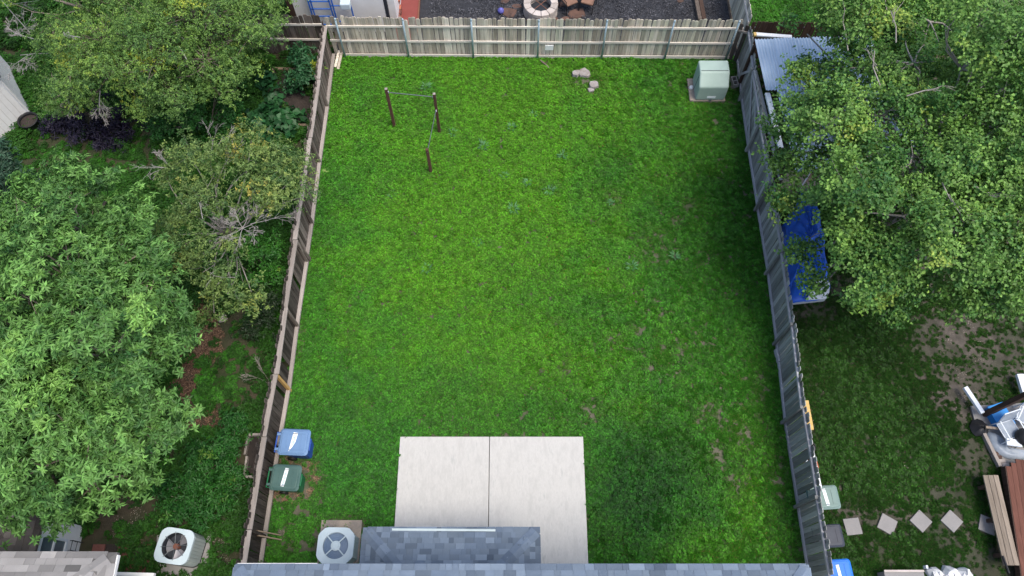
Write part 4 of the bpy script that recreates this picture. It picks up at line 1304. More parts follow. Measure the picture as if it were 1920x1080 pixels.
tag(MB().bar(at(414, 1062, .04), at(388, 1082, .04), .16, .045).build('board_offcut', 'plank', bevel=.004), 'short grey board on the ground near the left air conditioner', 'board')
st = thing('wire_rack', 'small black wire rack standing against the white window wall', 'rack', tuple(at(146, 1025, 0)))
p, q = at(138, 1018, .0), at(152, 1036, .0)
for x, y in ((p.x, p.y), (q.x, p.y), (q.x, q.y), (p.x, q.y)):
    MB().tube([(x, y, 0), (x, y, .55)], .012, 6).build('leg', 'black', st)
for zz in (.3, .55):
    MB().tube([(p.x, p.y, zz), (q.x, p.y, zz), (q.x, q.y, zz), (p.x, q.y, zz), (p.x, p.y, zz)], .011, 6).build('rail', 'black', st)


# ------------------------------------------------------------------ air conditioners
def rounded(w, d, r, n=4):
    out = []
    for cx, cy, a0 in ((w - r, d - r, 0), (-w + r, d - r, 90), (-w + r, -d + r, 180), (w - r, -d + r, 270)):
        for k in range(n + 1):
            t = math.radians(a0 + 90 * k / n)
            out.append((cx + r * math.cos(t), cy + r * math.sin(t)))
    return out


def ring_plate(mb, outer, R, z, th, n=40):
    """flat plate with an outline and a round hole"""
    def ray(t):
        best = 1e9
        c, s = math.cos(t), math.sin(t)
        m = len(outer)
        for i in range(m):
            x1, y1 = outer[i]; x2, y2 = outer[(i + 1) % m]
            den = c * (y2 - y1) - s * (x2 - x1)
            if abs(den) < 1e-9: continue
            k = (x1 * (y2 - y1) - y1 * (x2 - x1)) / den
            u = (x1 * s - y1 * c) / den * -1
            u = ((k * c - x1) * (x2 - x1) + (k * s - y1) * (y2 - y1)) / ((x2 - x1) ** 2 + (y2 - y1) ** 2)
            if k > 0 and -1e-6 <= u <= 1 + 1e-6: best = min(best, k)
        return best
    vs = []
    for k in range(n):
        t = 2 * PI * k / n
        o = ray(t)
        c, s = math.cos(t), math.sin(t)
        vs += [(o * c, o * s, z), (R * c, R * s, z), (o * c, o * s, z - th), (R * c, R * s, z - th)]
    fs = []
    for k in range(n):
        a, b = 4 * k, 4 * ((k + 1) % n)
        fs += [(a, b, b + 1, a + 1), (a, a + 2, b + 2, b), (a + 1, b + 1, b + 3, a + 3)]
    mb.add(vs, [tuple(reversed(f)) for f in fs])
    return mb


c = at(629, 1023, .86)
pad = at(634, 1020, .06)
tag(MB().box((pad.x + .04, pad.y + .02, .035), (1.12, 1.22, .075)).build('concrete_pad', 'pad', bevel=.01), 'stained square concrete pad under the octagonal air conditioner', 'pad')
ac = thing('air_conditioner', 'pale blue air conditioner with octagonal top and four spoke fan cover', 'air conditioner', (c.x, c.y, .073), rz=-.015, local=True)
octo = [(x * .48, y * .46) for x, y in ((1, .62), (.62, 1), (-.62, 1), (-1, .62), (-1, -.62), (-.62, -1), (.62, -1), (1, -.62))]
MB().prism([(x * .92, y * .92) for x, y in octo], 0, .72).build('cabinet', 'acside', ac)
ring_plate(MB(), octo, .335, .79, .075, 40).build('top_cover', 'acwhite', ac)
for k in range(9):
    y = -.25 + k * .0625
    MB().box((.452, y, .38), (.02, .05, .60)).build('louvre', 'acside', ac, bevel=.004)
for k in range(8):
    x = -.26 + k * .072
    MB().box((x, .432, .38), (.055, .016, .60)).box((x, -.432, .38), (.055, .016, .60)).build('louvre', 'acside', ac)
gr = MB().lathe([(.10, .755), (.33, .73)], 40).build('fan_cover', 'fanblue', ac)
for rr in (.14, .18, .22, .26, .30):
    MB().lathe([(rr - .006, .757 - (rr - .1) * .1), (rr, .765 - (rr - .1) * .1), (rr + .006, .757 - (rr - .1) * .1)], 40).build('guard_ring', 'fanblue', gr)
MB().lathe([(0, .80), (.085, .80), (.095, .79), (.125, .785), (.13, .75)], 32).build('hub', 'acwhite', ac, smooth=False)
for k in range(4):
    t = PI / 4 + k * PI / 2
    MB().bar((.11 * math.cos(t), .11 * math.sin(t), .785), (.345 * math.cos(t), .345 * math.sin(t), .78), .028, .03).build('spoke', 'acwhite', ac)

c = at(328, 1024, .92)
q = at(352, 1040, .05)
tag(MB().prism([tuple(at(x, y, 0)[:2]) for x, y in ((296, 1004), (399, 994), (385, 1095), (292, 1095))], 0, .07).build('concrete_pad', 'slab', bevel=.01), 'grey concrete pad under the louvred air conditioner with brown fan', 'pad')
ac2 = thing('air_conditioner', 'white rounded air conditioner with open brown hubbed fan near the left neighbour', 'air conditioner', (c.x, c.y, .068), rz=-.14, local=True)
rw = rounded(.46, .44, .20, 5)
mbc = MB().prism([(x * .95, y * .95) for x, y in rw], .05, .55)
ring_plate(mbc, [(x * .951, y * .951) for x, y in rw], .34, .83, .30, 40).build('cabinet', 'acside', ac2)
MB().prism([(x * .985, y * .985) for x, y in rw], 0, .05).build('base', 'black', ac2)
ring_plate(MB(), rw, .335, .90, .085, 40).build('top_cover', 'acwhite', ac2)
for k in range(7):
    y = -.255 + k * .085
    MB().box((.447, y, .44), (.022, .074, .74)).build('louvre', 'acside', ac2, bevel=.004)
MB().lathe([(.335, .86), (.33, .60), (0, .58)], 40).build('shroud', 'dark', ac2)
MB().lathe([(0, .80), (.075, .80), (.08, .78), (.08, .66)], 24).build('hub', 'rust', ac2)
for k in range(3):
    mb = MB()
    vs = []
    for i in range(7):
        t = k * 2 * PI / 3 + .5 + i * .19
        zz = .72 - .018 * i
        vs += [(.08 * math.cos(t), .08 * math.sin(t), zz), (.31 * math.cos(t), .31 * math.sin(t), zz)]
    vs2 = [(x, y, z - .006) for x, y, z in vs]
    fs = [(2 * i, 2 * i + 1, 2 * i + 3, 2 * i + 2) for i in range(6)]
    mb.add(vs, fs); mb.add(vs2, [tuple(reversed(f)) for f in fs])
    mb.build('fan_blade', 'blade', ac2, smooth=True)
for k in range(8):
    t = k * PI / 4 + .2
    MB().tube([(.06 * math.cos(t), .06 * math.sin(t), .875), (.36 * math.cos(t), .36 * math.sin(t), .91)], .007, 5).build('guard_wire', 'steel', ac2)


# ------------------------------------------------------------------ wheeled bins
def wheelie(label, c, rz, body, lid, stick=None, sc=1.0, seed=0, group=None, cat='bin'):
    b = thing('wheeled_bin', label, cat, (c.x, c.y, 0), rz=rz, local=True, group=group)
    b.scale = (sc, sc, sc)
    B = MB()
    lv = [(.26, .22, .02), (.28, .24, .25), (.345, .305, .92), (.375, .33, .93), (.375, .33, 1.0)]
    vs = []
    for hx, hy, z in lv:
        for x, y in rounded(hx, hy, .06, 2):
            vs.append((x + .02 * (1 - z), y, z))
    n = 12
    fs = [(i * n + k, i * n + (k + 1) % n, (i + 1) * n + (k + 1) % n, (i + 1) * n + k) for i in range(len(lv) - 1) for k in range(n)]
    fs += [tuple(reversed(range(n))), tuple(range((len(lv) - 1) * n, len(lv) * n))]
    B.add(vs, fs).build('body', body, b)
    Ld = MB()
    vs = []
    for s, z in ((1.0, 1.005), (1.02, 1.04), (.90, 1.075), (.86, 1.072), (.84, 1.085), (.80, 1.09)):
        for x, y in rounded(.405 * s, .35 * s, .09 * s, 3):
            vs.append((x + .01, y, z))
    n = 16
    fs = [(i * n + k, i * n + (k + 1) % n, (i + 1) * n + (k + 1) % n, (i + 1) * n + k) for i in range(5) for k in range(n)] + [tuple(range(5 * n, 6 * n)), tuple(reversed(range(n)))]
    ld = Ld.add(vs, fs).build('lid', lid, b)
    rib = MB()
    for y in (-.22, .22):
        rib.box((0, y, 1.094), (.62, .018, .014))
    for x in (-.17, .2):
        rib.box((x, 0, 1.094), (.016, .42, .012))
    rib.build('lid_rib', lid, ld)
    MB().tube([(-.36, -.27, .96), (-.50, -.27, .97), (-.50, .27, .97), (-.36, .27, .96)], .02, 8).build('handle', body, b, smooth=True)
    for y in (-.2, .2):
        MB().box((-.43, y, 1.02), (.12, .07, .07)).build('hinge', lid, b, bevel=.01)
        m = MB()
        m.tube([(-.24, y * 1.35 - .025, .13), (-.24, y * 1.35 + .025, .13)], .13, 16)
        m.build('wheel', 'black', b)
    MB().box((.375, 0, .78), (.05, .34, .09)).build('front_grip', body, b, bevel=.02)
    MB().box((.352, .0, .70), (.012, .03, .12)).build('front_label', 'sticker', b)
    if stick:
        w, l, a, pointed = stick
        s = MB()
        poly = [(-w / 2, -l / 2), (w / 2, -l / 2), (w / 2, l / 2), (-w / 2, l / 2)] if not pointed else [(-w * .5, l * .5), (w * .55, l * .5), (w * .5, 0), (w * .1, -l * .3), (-w * .5, -l * .55)]
        R = Matrix.Rotation(a, 2)
        s.prism([tuple(R @ Vector(p)) for p in poly], 1.098, 1.101).build('sticker', 'sticker', ld)
        r = random.Random(seed)
        pr = MB()
        for k in range(16):
            y = -l * .4 + l * .8 * k / 16
            if pointed and k < 5: continue
            v = R @ Vector((r.uniform(-w * .12, w * .16), y))
            pr.box((v.x, v.y, 1.1025), (r.uniform(.2, .6) * w, l * .018 + .004, .002), Matrix.Rotation(a, 3, 'Z'))
        pr.build('print', 'print', ld)
    return b


wheelie('faded blue recycling bin with pointed white sticker against the left fence', at(551, 829, 1.06), -.04, 'blue_body', 'blue_lid', (.12, .50, -.12, True), 1.02, 1)
wheelie('grey green lidded green bin with long white sticker against the left fence', at(534, 895, 1.06), -.05, 'green_body', 'green_lid', (.10, .50, -.12, False), .98, 2)
wheelie('pale green lidded bin with shredded white sticker behind the right fence', at(1551, 931, 1.06), .06, 'green_lid', 'pale_lid', (.10, .50, .08, False), .88, 3)
wheelie('dark navy bin without sticker between pale green and bright blue bins', at(1562, 1003, 1.06), .06, 'navy_lid', 'navy_lid', None, .82, 4)
wheelie('bright blue recycling bin in the row behind the right fence', at(1576, 1072, 1.06), .06, 'blue_body', 'bright_lid', (.09, .40, .05, False), .88, 5)

# ------------------------------------------------------------------ things on the lawn
tr = thing('utility_box', 'pale green metal utility transformer box in the back right corner of the lawn', 'utility box', tuple(at(1330, 170, 0)))
pb = [at(1303, 188, .1), at(1358, 189, .1)]
xa, xb = pb[0].x, pb[1].x
ya = pb[0].y; top = 1.12; yb = ya + .95; ysl = ya + .42
MB().add([(xa, ya, .10), (xb, ya, .10), (xb, yb, .10), (xa, yb, .10), (xa, ya, .78), (xb, ya, .78), (xb, ysl, top), (xa, ysl, top), (xb, yb, top), (xa, yb, top)],
         [(3, 2, 1, 0), (0, 1, 5, 4), (4, 5, 6, 7), (7, 6, 8, 9), (1, 2, 8, 6, 5), (3, 0, 4, 7, 9), (2, 3, 9, 8)]).build('cabinet', 'green_box', tr, bevel=.055, seg=3)
MB().box(((xa + xb) / 2, ysl + .04, top + .004), (xb - xa - .1, .014, .012)).build('lid_seam', 'dark', tr)
MB().bar((xa - .004, ysl + .05, .14), (xa - .004, ysl - .06, top - .1), .008, .012, (1, 0, 0)).build('side_seam', 'dark', tr)
ca_ = Vector(((xa + xb) / 2 + .02, ya - .004, .27))
MB().box(ca_, (.30, .006, .10)).build('label_plate', 'sticker', tr)
MB().box((ca_.x, ya - .02, .15), (.06, .04, .07)).build('latch', 'steel', tr)
tag(MB().box(((xa + xb) / 2 - .07, (ya + yb) / 2 + .02, .05), (xb - xa + .22, yb - ya + .06, .1)).build('concrete_pad', 'pad', bevel=.01), 'weathered concrete pad beneath the pale green utility box', 'pad')
c = at(1296, 164, .12)
tag(MB().lathe([(0, .1), (.05, .09), (.085, .03), (.08, 0)], 10, (c.x, c.y, .1)).build('stone', 'white', smooth=True), 'small white stone on the pad edge beside the utility box', 'stone')
c = at(1377, 154, .1)
R = Matrix.Rotation(.12, 3, 'Z')
cb = MB()
for o, dd in (((-.085, 0, 0), (.03, .40, .19)), ((.085, 0, 0), (.03, .40, .19)), ((0, .185, 0), (.14, .03, .19)), ((0, -.185, 0), (.14, .03, .19)), ((0, 0, 0), (.14, .03, .19))):
    cb.box(R @ Vector(o) + Vector((c.x, c.y, .095)), dd, R)
tag(cb.build('cinder_block', 'slab'), 'two hole cinder block between utility box and right fence', 'block')

pu_ = thing('pull_up_bar', 'brown three post pull up bar frame standing in the lawn', 'exercise bar', tuple(at(790, 250, 0)))
A, B, C = at(740, 238, 0), at(824, 247, 0), at(808, 323, 0)
for p, h in ((A, 2.02), (B, 2.02), (C, 1.32)):
    MB().box((p.x, p.y, h / 2), (.095, .095, h), taper=.97).build('post', 'barwood', pu_, bevel=.008)
    MB().box((p.x, p.y, h + .008), (.085, .085, .012)).build('post_cap', 'lrail' if h > 1.5 else 'barwood', pu_)
MB().tube([(A.x - .06, A.y, 1.86), (B.x + .06, B.y, 1.86)], .016, 8).build('bar', 'steel', pu_)
MB().tube([(B.x, B.y + .06, 1.22), (C.x, C.y - .06, 1.22)], .013, 8).build('bar', 'steel', pu_)
for p, z in ((A, 1.86), (B, 1.86), (B, 1.22), (C, 1.22)):
    MB().box((p.x + (.05 if p is A else -.05 if z > 1.5 else 0), p.y + (0 if z > 1.5 else (-.05 if p is B else .05)), z), (.03, .03, .09)).build('bracket', 'whitemetal', pu_)

SL = ('smaller flat topped stump at the left of the three cut stumps', 'wide cracked stump at the top of the three cut stumps', 'round pale stump nearest the patio among the three cut stumps')
for i, (x, y, rr, h) in enumerate([(1081, 135, .15, .16), (1096, 135, .22, .14), (1114, 157, .18, .16)]):
    c = at(x, y, h)
    m = MB(); n = 13
    rad = [rr * random.uniform(.75, 1.2) for _ in range(n)]
    m.prism([(c.x + rad[k] * math.cos(2 * PI * k / n), c.y + rad[k] * math.sin(2 * PI * k / n)) for k in range(n)], 0, h, .92)
    s_ = thing('tree_stump', SL[i], 'stump', (c.x, c.y, 0), group='cut stumps in the lawn')
    m.build('wood', 'stump', s_, bevel=.012)
c = at(1108, 168, .05)
tag(MB().box((c.x, c.y, .04), (.22, .16, .09), Matrix.Rotation(.3, 3, 'Z')).build('wood_chunk', 'stump', bevel=.02), 'grey wood chunk lying just below the round pale stump', 'wood')
tag(MB().tube(bend(at(1013, 113, .05), at(1030, 128, .05), .08, 4), [.03, .035, .03, .025, .02], 6).build('fallen_branch', 'bark'), 'short dead branch on the grass at the middle fence post', 'branch')
for i, (x, y) in enumerate(((632, 108), (637, 112))):
    c = at(x, y, .1)
    tag(MB().bar(c + Vector((-.02, -.45, 0)), c + Vector((.05, .3, .04)), .09, .03).build('loose_board', 'bfence'), ('loose board leaning in the back left lawn corner nearest the fence', 'second loose board in the back left corner further from the fence')[i], 'board', 'loose boards in the corner')

# ------------------------------------------------------------------ beyond the back fence
wl = thing('white_shed', 'white walled shed standing behind the back fence beneath a blue frame', 'shed', (-6, 22, 0))
Y0 = 20.9
xl, xr, x2 = aty(553, 20, Y0).x, aty(722, 20, Y0).x, aty(739, 10, Y0).x
MB().box(((xl + xr) / 2, Y0 + 1.5, 1.7), (xr - xl, 3.0, 3.4)).build('wall', 'white', wl)
MB().box((xr + .06, Y0 + 1.5, 1.7), (.11, 3.02, 3.42)).build('corner_post', 'dark', wl)
MB().box(((xr + x2) / 2 + .06, Y0 + 1.6, 1.6), (x2 - xr - .12, 3.0, 3.2)).build('side_panel', 'white', wl)
MB().box((xl - .12, Y0 + 1.5, 1.6), (.22, 3.0, 3.2)).build('end_board', 'dwood', wl)
fr = thing('blue_ladder_frame', 'blue metal ladder frame leaning on the white shed wall', 'ladder', (aty(620, 25, Y0 - .2).x, Y0 - .25, 0))
Yf = Y0 - .22
xs = [aty(583, 20, Yf).x, aty(622, 20, Yf).x, aty(660, 20, Yf).x]
for k, x in enumerate(xs):
    for o in ((0, .09) if k < 2 else (0,)):
        MB().box((x + o, Yf, 1.5), (.045, .05, 3.0)).build('upright', 'blue_steel', fr)
for k, zz in enumerate((.6, 1.0, 1.35, 1.7, 2.05, 2.4, 2.75)):
    MB().bar((xs[0], Yf - .01, zz), (xs[1], Yf - .01, zz), .03, .035).build('rung', 'blue_steel', fr)
    if k % 2 == 0:
        MB().bar((xs[1], Yf - .01, zz + .15), (xs[2], Yf - .01, zz + .15), .03, .03).build('rung', 'blue_steel', fr)
c = aty(648, 6, Yf - .1)
tag(MB().box((c.x, Yf - .16, c.z), (.36, .28, .26)).build('bucket_box', 'acwhite', bevel=.03), 'pale blue box hung on the blue ladder frame', 'box')
rp = thing('red_panel', 'flat red brown painted panel beside the white shed and dark gravel', 'panel', (-3.3, 22, 0))
a = aty(747, 20, 21.0); b = at(783, 10, .12)
MB().box(((a.x + b.x) / 2 - .1, 22.2, .06), (b.x - a.x + .3, 3.9, .12)).build('top', 'red_paint', rp, bevel=.01)
MB().bar((b.x + .06, 20.25, .08), (b.x + .06, 24.1, .08), .04, .16).build('edge_strip', 'rust', rp)
c = at(741, 24, .3)
bs = thing('brick_stack', 'stack of old red bricks between white shed and red panel', 'bricks', (c.x, c.y, 0))
for k in range(4):
    for j in range(2):
        for i in range(3):
            MB().box((c.x - .1 + j * .21, c.y - .25 + i * .25 + random.gauss(0, .01), .05 + k * .09), (.2, .22, .085), Matrix.Rotation(random.gauss(0, .06), 3, 'Z')).build('brick', 'brick' if (i + j + k) % 3 else 'terracotta', bs)
c = at(745, 9, .35)
pt = thing('clay_pot', 'orange clay pot on the brick stack', 'pot', (c.x, c.y, .41))
MB().lathe([(.10, .41), (.15, .62), (.17, .63), (.17, .68), (.13, .68), (.11, .5), (0, .5)], 16, (c.x, c.y, 0)).build('vessel', 'terracotta', pt, smooth=True)

c = at(1014, 6, .45)
fp = thing('fire_pit', 'round fire pit of pale blocks on the dark gravel', 'fire pit', (c.x, c.y, 0))
nb = 12
for row in range(3):
    for k in range(nb):
        t0, t1 = 2 * PI * (k + .5 * (row % 2)) / nb + .012, 2 * PI * (k + 1 + .5 * (row % 2)) / nb - .012
        ro, ri = (.66, .40) if row == 2 else (.65 + random.uniform(-.01, .01), .46)
        poly = [(c.x + q * math.cos(t), c.y + q * math.sin(t)) for q, t in ((ri, t0), (ro, t0), (ro, (t0 + t1) / 2), (ro, t1), (ri, t1))]
        MB().prism(poly, row * .155 + .003, row * .155 + .152, .985 if row < 2 else .96).build('block', 'stone', fp, bevel=.008)
MB().lathe([(.45, .12), (0, .13)], 20, (c.x, c.y, 0)).build('ash_bed', 'dark', fp)
for t in (.8, 2.3):
    MB().tube([(c.x - .42 * math.cos(t), c.y - .42 * math.sin(t), .40), (c.x + .42 * math.cos(t), c.y + .42 * math.sin(t), .40)], .012, 6).build('grill_bar', 'rust', fp)
c = at(939, 20, .12)
bl = MB()
for k in range(9):
    pass
tag(MB().lathe([(.0, .0), (.07, .015), (.115, .06), (.125, .115), (.11, .17), (.06, .225), (0, .24)], 18, (c.x, c.y, 0)).build('ball', 'ball', smooth=True), 'purple blue ball lying on the dark gravel left of fire pit', 'ball')
for k, (x, y, sx, sy, rot) in enumerate([(970, 11, .20, .12, .1), (955, 24, .28, .34, 1.4), (1052, 8, .18, .16, .4), (1080, 24, .42, .26, .2), (1060, 34, .2, .1, .3), (1040, 35, .16, .09, 0), (948, 2, .2, .14, .5), (1275, 0, .14, .12, .4), (993, 37, .14, .08, .2)]):
    c = at(x, y, .03)
    n = 8
    rad = [random.uniform(.75, 1.15) for _ in range(n)]
    pts = [Matrix.Rotation(rot, 2) @ Vector((sx * rad[i] * math.cos(2 * PI * i / n), sy * rad[i] * math.sin(2 * PI * i / n))) for i in range(n)]
    lab = ('flat rust flagstone just left of fire pit top', 'long brown flagstone between purple ball and fire pit', 'small flagstone touching the right side of fire pit', 'largest flagstone in front of the tan cushioned chairs', 'small flagstone right of the fire pit foot', 'tiny flagstone at the foot of the fire pit', 'flagstone at the top edge above the purple ball', 'lone flagstone far right at the top edge', 'tiny flagstone left of the fire pit foot')[k]
    tag(MB().prism([(c.x + p.x, c.y + p.y) for p in pts], 0, .035, .95).build('flagstone', 'flag'), lab, 'flagstone', 'flagstones round the fire pit')


def chair(label, x, y, rz):
    c = at(x, y, .4)
    ch = thing('patio_chair', label, 'chair', (c.x, c.y, 0), rz=rz, local=True, group='chairs by the fire pit')
    for a in (-1, 1):
        MB().tube([(a * .26, -.26, 0), (a * .26, -.22, .42), (a * .26, .24, .40)], .016, 6).build('leg', 'black', ch)
        MB().tube([(a * .26, .30, 0), (a * .26, .24, .40), (a * .26, .36, .92)], .016, 6).build('leg', 'black', ch)
        MB().tube([(a * .26, -.22, .42), (a * .28, -.2, .62), (a * .28, .28, .64)], .016, 6).build('armrest', 'black', ch)
    MB().box((0, .0, .43), (.48, .46, .08)).build('seat_cushion', 'cushion', ch, bevel=.03)
    MB().box((0, .33, .70), (.46, .06, .46), Matrix.Rotation(-.22, 3, 'X')).build('back_frame', 'black', ch, bevel=.01)


chair('black framed chair with tan cushion nearer the fire pit', 1068, 2, .5)
chair('black framed chair with tan cushion further right of the fire pit', 1103, 1, -.35)
for k, (x0, y0, x1, y1) in enumerate(((1303, -10, 1312, 38), (1311, -10, 1320, 38))):
    a, b = at(x0, y0, .1), at(x1, y1, .1)
    tag(MB().bar((a.x, a.y, .09), (b.x, b.y, .09), .15, .18).build('timber_sleeper', 'dwood' if k else 'lfence', bevel=.01), ('brown timber sleeper edging the gravel, left of the pair', 'darker timber sleeper edging the gravel, right of the pair')[k], 'timber', 'timber sleepers on the gravel')

# ------------------------------------------------------------------ right yard: tin shed, covered boat, clutter
ts = thing('tin_shed', 'open shed with blue grey corrugated tin roof under the shade tree', 'shed', tuple(at(1540, 230, 0)))
ZR = 2.15
U0, U1 = at(1414, 76, ZR), at(1436, 170, ZR); L1 = at(1470, 322, ZR)
dirv = (U1 - U0).normalized(); dirv.z = 0
acr = Vector((-dirv.y, dirv.x, 0)); acr = acr if acr.x > 0 else -acr


def tin(o, l, w, z, name='roof_panel'):
    mb = MB(); k = int(w / .0225)
    vs = []
    for i in range(k + 1):
        s = w * i / k
        zz = z + .026 * math.sin(2 * PI * s / .105)
        for e, t in ((0, 0), (l, 0)):
            p = o + acr * s + dirv * e
            vs.append((p.x, p.y, zz - e * .02))
    m = len(vs)
    mb.add(vs, [(2 * i, 2 * i + 1, 2 * i + 3, 2 * i + 2) for i in range(k)])
    mb.build(name, 'tin', ts, smooth=True)


L_a = (U1 - U0).length; L_t = (L1 - U0).length
for k in range(6):
    tin(U0 + acr * (k * .66), L_a + (.25 if k > 0 else 0), .68, ZR + .06 + .022 * (k % 2))
for k in range(6):
    tin(U0 + dirv * L_a + acr * (.36 + k * .66), L_t - L_a, .68, ZR + .015 + .022 * (k % 2))
for k in range(12):
    p = U0 + dirv * (.15 + k * .42) + acr * .02
    p.z -= .17
    MB().bar(p - acr * .02, p + acr * 3.8, .045, .09).build('rafter', 'dwood', ts)
a = U0 + dirv * .9 + acr * .0; b = U0 + dirv * L_t + acr * .02
MB().bar((a.x, a.y, ZR - .45), (b.x, b.y, ZR - .45), .12, .05).build('side_beam', 'rfence', ts)
a = U0 + dirv * (L_a + .02) + acr * .08; b = U0 + dirv * (L_a + 2.2) + acr * .1
MB().bar((a.x, a.y, ZR - .12), (b.x, b.y, ZR - .12), .16, .08).build('white_post', 'whitemetal', ts)
for k, (s, t) in enumerate(((.1, .05), (.1, 3.6), (L_t - .15, .05), (L_t - .15, 3.6))):
    p = U0 + dirv * s + acr * t
    MB().box((p.x, p.y, 1.0), (.10, .10, 2.0)).build('post', 'dwood', ts)
w0 = U0 + dirv * (L_t - .1) + acr * .15
for k in range(3):
    a = w0 + acr * (.72 * k + .01); b = w0 + acr * (.72 * (k + 1) - .01)
    MB().bar((a.x, a.y, 1.0), (b.x, b.y, 1.0), .04, 2.0).build('wall_panel', 'ply', ts)
    MB().bar((b.x, b.y - .03, 1.0), (b.x + .04, b.y - .03, 1.0), .03, 2.0).build('batten', 'white', ts)
p = U0 + acr * .1 - dirv * .25
bt = MB().bar((p.x, p.y, ZR + .02), (p.x + 1.2, p.y - .12, ZR + .02), .14, .06).build('white_board', 'white', bevel=.005)
tag(bt, 'white board with yellow end at the top of the tin roof', 'board')
ORG[bt.name] = Vector()
MB().box((p.x - .03, p.y, ZR + .02), (.09, .145, .065)).build('end_cap', 'yellow', bt)

# boat under tarp
bo = thing('covered_boat', 'small boat under blue tarp and white cover along the right fence', 'boat', tuple(at(1515, 480, 0)))
out = [(1503, 356, 1.0), (1522, 352, 1.0), (1532, 390, 1.0), (1545, 440, 1.0), (1552, 500, .95), (1554, 540, .9), (1546, 556, .9), (1482, 564, .9), (1478, 530, .95), (1470, 470, 1.0), (1467, 425, 1.0), (1490, 388, 1.0)]
pts = [at(x, y, z) for x, y, z in out]
cen = sum(pts, Vector()) / len(pts)
n = len(pts)
sub = []
for i in range(n):
    for t in (0, .2, .4, .6, .8):
        sub.append(pts[i].lerp(pts[(i + 1) % n], t))
m = len(sub)
vs = []; fs = []
lev = [(1.01, -.14), (1.03, -.06), (1.0, 0), (.93, .05), (.85, .06), (.75, .11), (.65, .12), (.53, .18), (.42, .19), (.3, .24), (.2, .23), (.04, .25)]
for s, dz in lev:
    for i, p in enumerate(sub):
        fold = .028 * math.sin(i * 1.4 + s * 5) * (1 if s < 1.02 else .6) + .02 * math.sin(i * .37 + s * 17)
        q = cen.lerp(p, s)
        vs.append((q.x + fold * .6, q.y + fold * .3, p.z + dz + random.gauss(0, .02) + fold))
for l in range(len(lev) - 1):
    for i in range(m):
        fs.append((l * m + i, l * m + (i + 1) % m, (l + 1) * m + (i + 1) % m, (l + 1) * m + i))
fs.append(tuple((len(lev) - 1) * m + i for i in range(m)))
MB().add(vs, fs).build('blue_tarp', 'tarp', bo, smooth=True)
hv = []
for s, z in ((.55, 0.05), (.93, .3), (1.0, .80)):
    for p in sub:
        q = cen.lerp(p, s); hv.append((q.x, q.y, z))
MB().add(hv, [(l * m + i, l * m + (i + 1) % m, (l + 1) * m + (i + 1) % m, (l + 1) * m + i) for l in range(2) for i in range(m)]).build('hull', 'hull', bo, smooth=True)
wc = [at(x, y, z) for x, y, z in ((1545, 522, 1.06), (1556, 530, .98), (1555, 548, .95), (1548, 560, .92), (1512, 562, 1.0), (1522, 545, 1.12), (1532, 526, 1.16))]
cw_ = sum(wc, Vector()) / len(wc) + Vector((0, 0, .05))
k = len(wc)
MB().add([p for p in wc] + [cw_] + [p - Vector((0, 0, .05)) for p in wc], [(i, (i + 1) % k, k) for i in range(k)] + [(i, k + 1 + i, k + 1 + (i + 1) % k, (i + 1) % k) for i in range(k)]).build('white_cover', 'tarpwhite', bo)
a, b = at(1482, 567, .72), at(1548, 560, .72)
MB().bar(a, b, .07, .30).build('transom', 'hull', bo, bevel=.03)
MB().tube([at(1466, 460, .9), at(1473, 430, .9)], [.2, .16], 10).build('dark_bundle', 'blue_body', bo, smooth=True)

# pallet, pots, ladder along the right fence
pl = thing('pallet', 'yellow slatted pallet wood leaning behind the right fence', 'pallet', tuple(at(1510, 778, 0)))
a, b = at(1512, 752, .8), at(1522, 806, .8)
MB().bar(a, b, .10, .05).build('stringer', 'yellow', pl)
for k in range(7):
    c = a.lerp(b, (k + .3) / 7)
    MB().bar(c + Vector((-.16, 0, .02)), c + Vector((.05, 0, .02)), .09, .03).build('slat', 'yellow', pl)
c = at(1519, 838, .3)
po = thing('plant_pot', 'round black empty plant pot behind the right fence', 'pot', (c.x, c.y, 0))
MB().lathe([(.10, 0), (.15, .28), (.165, .29), (.165, .31), (.14, .31), (.12, .06), (0, .05)], 20, (c.x, c.y, 0)).build('vessel', 'black', po, smooth=True)
c = at(1526, 869, .2)
tp_ = MB().box((c.x, c.y, .14), (.17, .30, .28), Matrix.Rotation(.08, 3, 'Z')).build('planter_box', 'terracotta', bevel=.015)
tag(tp_, 'orange terracotta block beside the white ladder', 'planter')
c = at(1511, 815, .1)
tag(MB().box((c.x, c.y, .06), (.1, .28, .12)).build('brick_piece', 'terracotta', bevel=.01), 'orange brick piece between yellow pallet and black pot', 'brick')
ld = thing('ladder', 'white aluminium ladder leaning along the far side of the right fence', 'ladder', tuple(at(1525, 880, 0)))
a, b = at(1523, 842, 1.05), at(1541, 926, .9)
for o in (0, .17):
    MB().bar(a + Vector((-o * .5, -.0, -.36 * (o > 0))), b + Vector((-o * .5, 0, -.36 * (o > 0))), .05, .07).build('rail', 'whitemetal', ld)
for k in range(6):
    p = a.lerp(b, (k + .5) / 6)
    MB().bar(p, p + Vector((-.085, 0, -.36)), .03, .03).build('rung', 'whitemetal', ld)
MB().box(b, (.08, .05, .09)).build('foot', 'terracotta', ld)

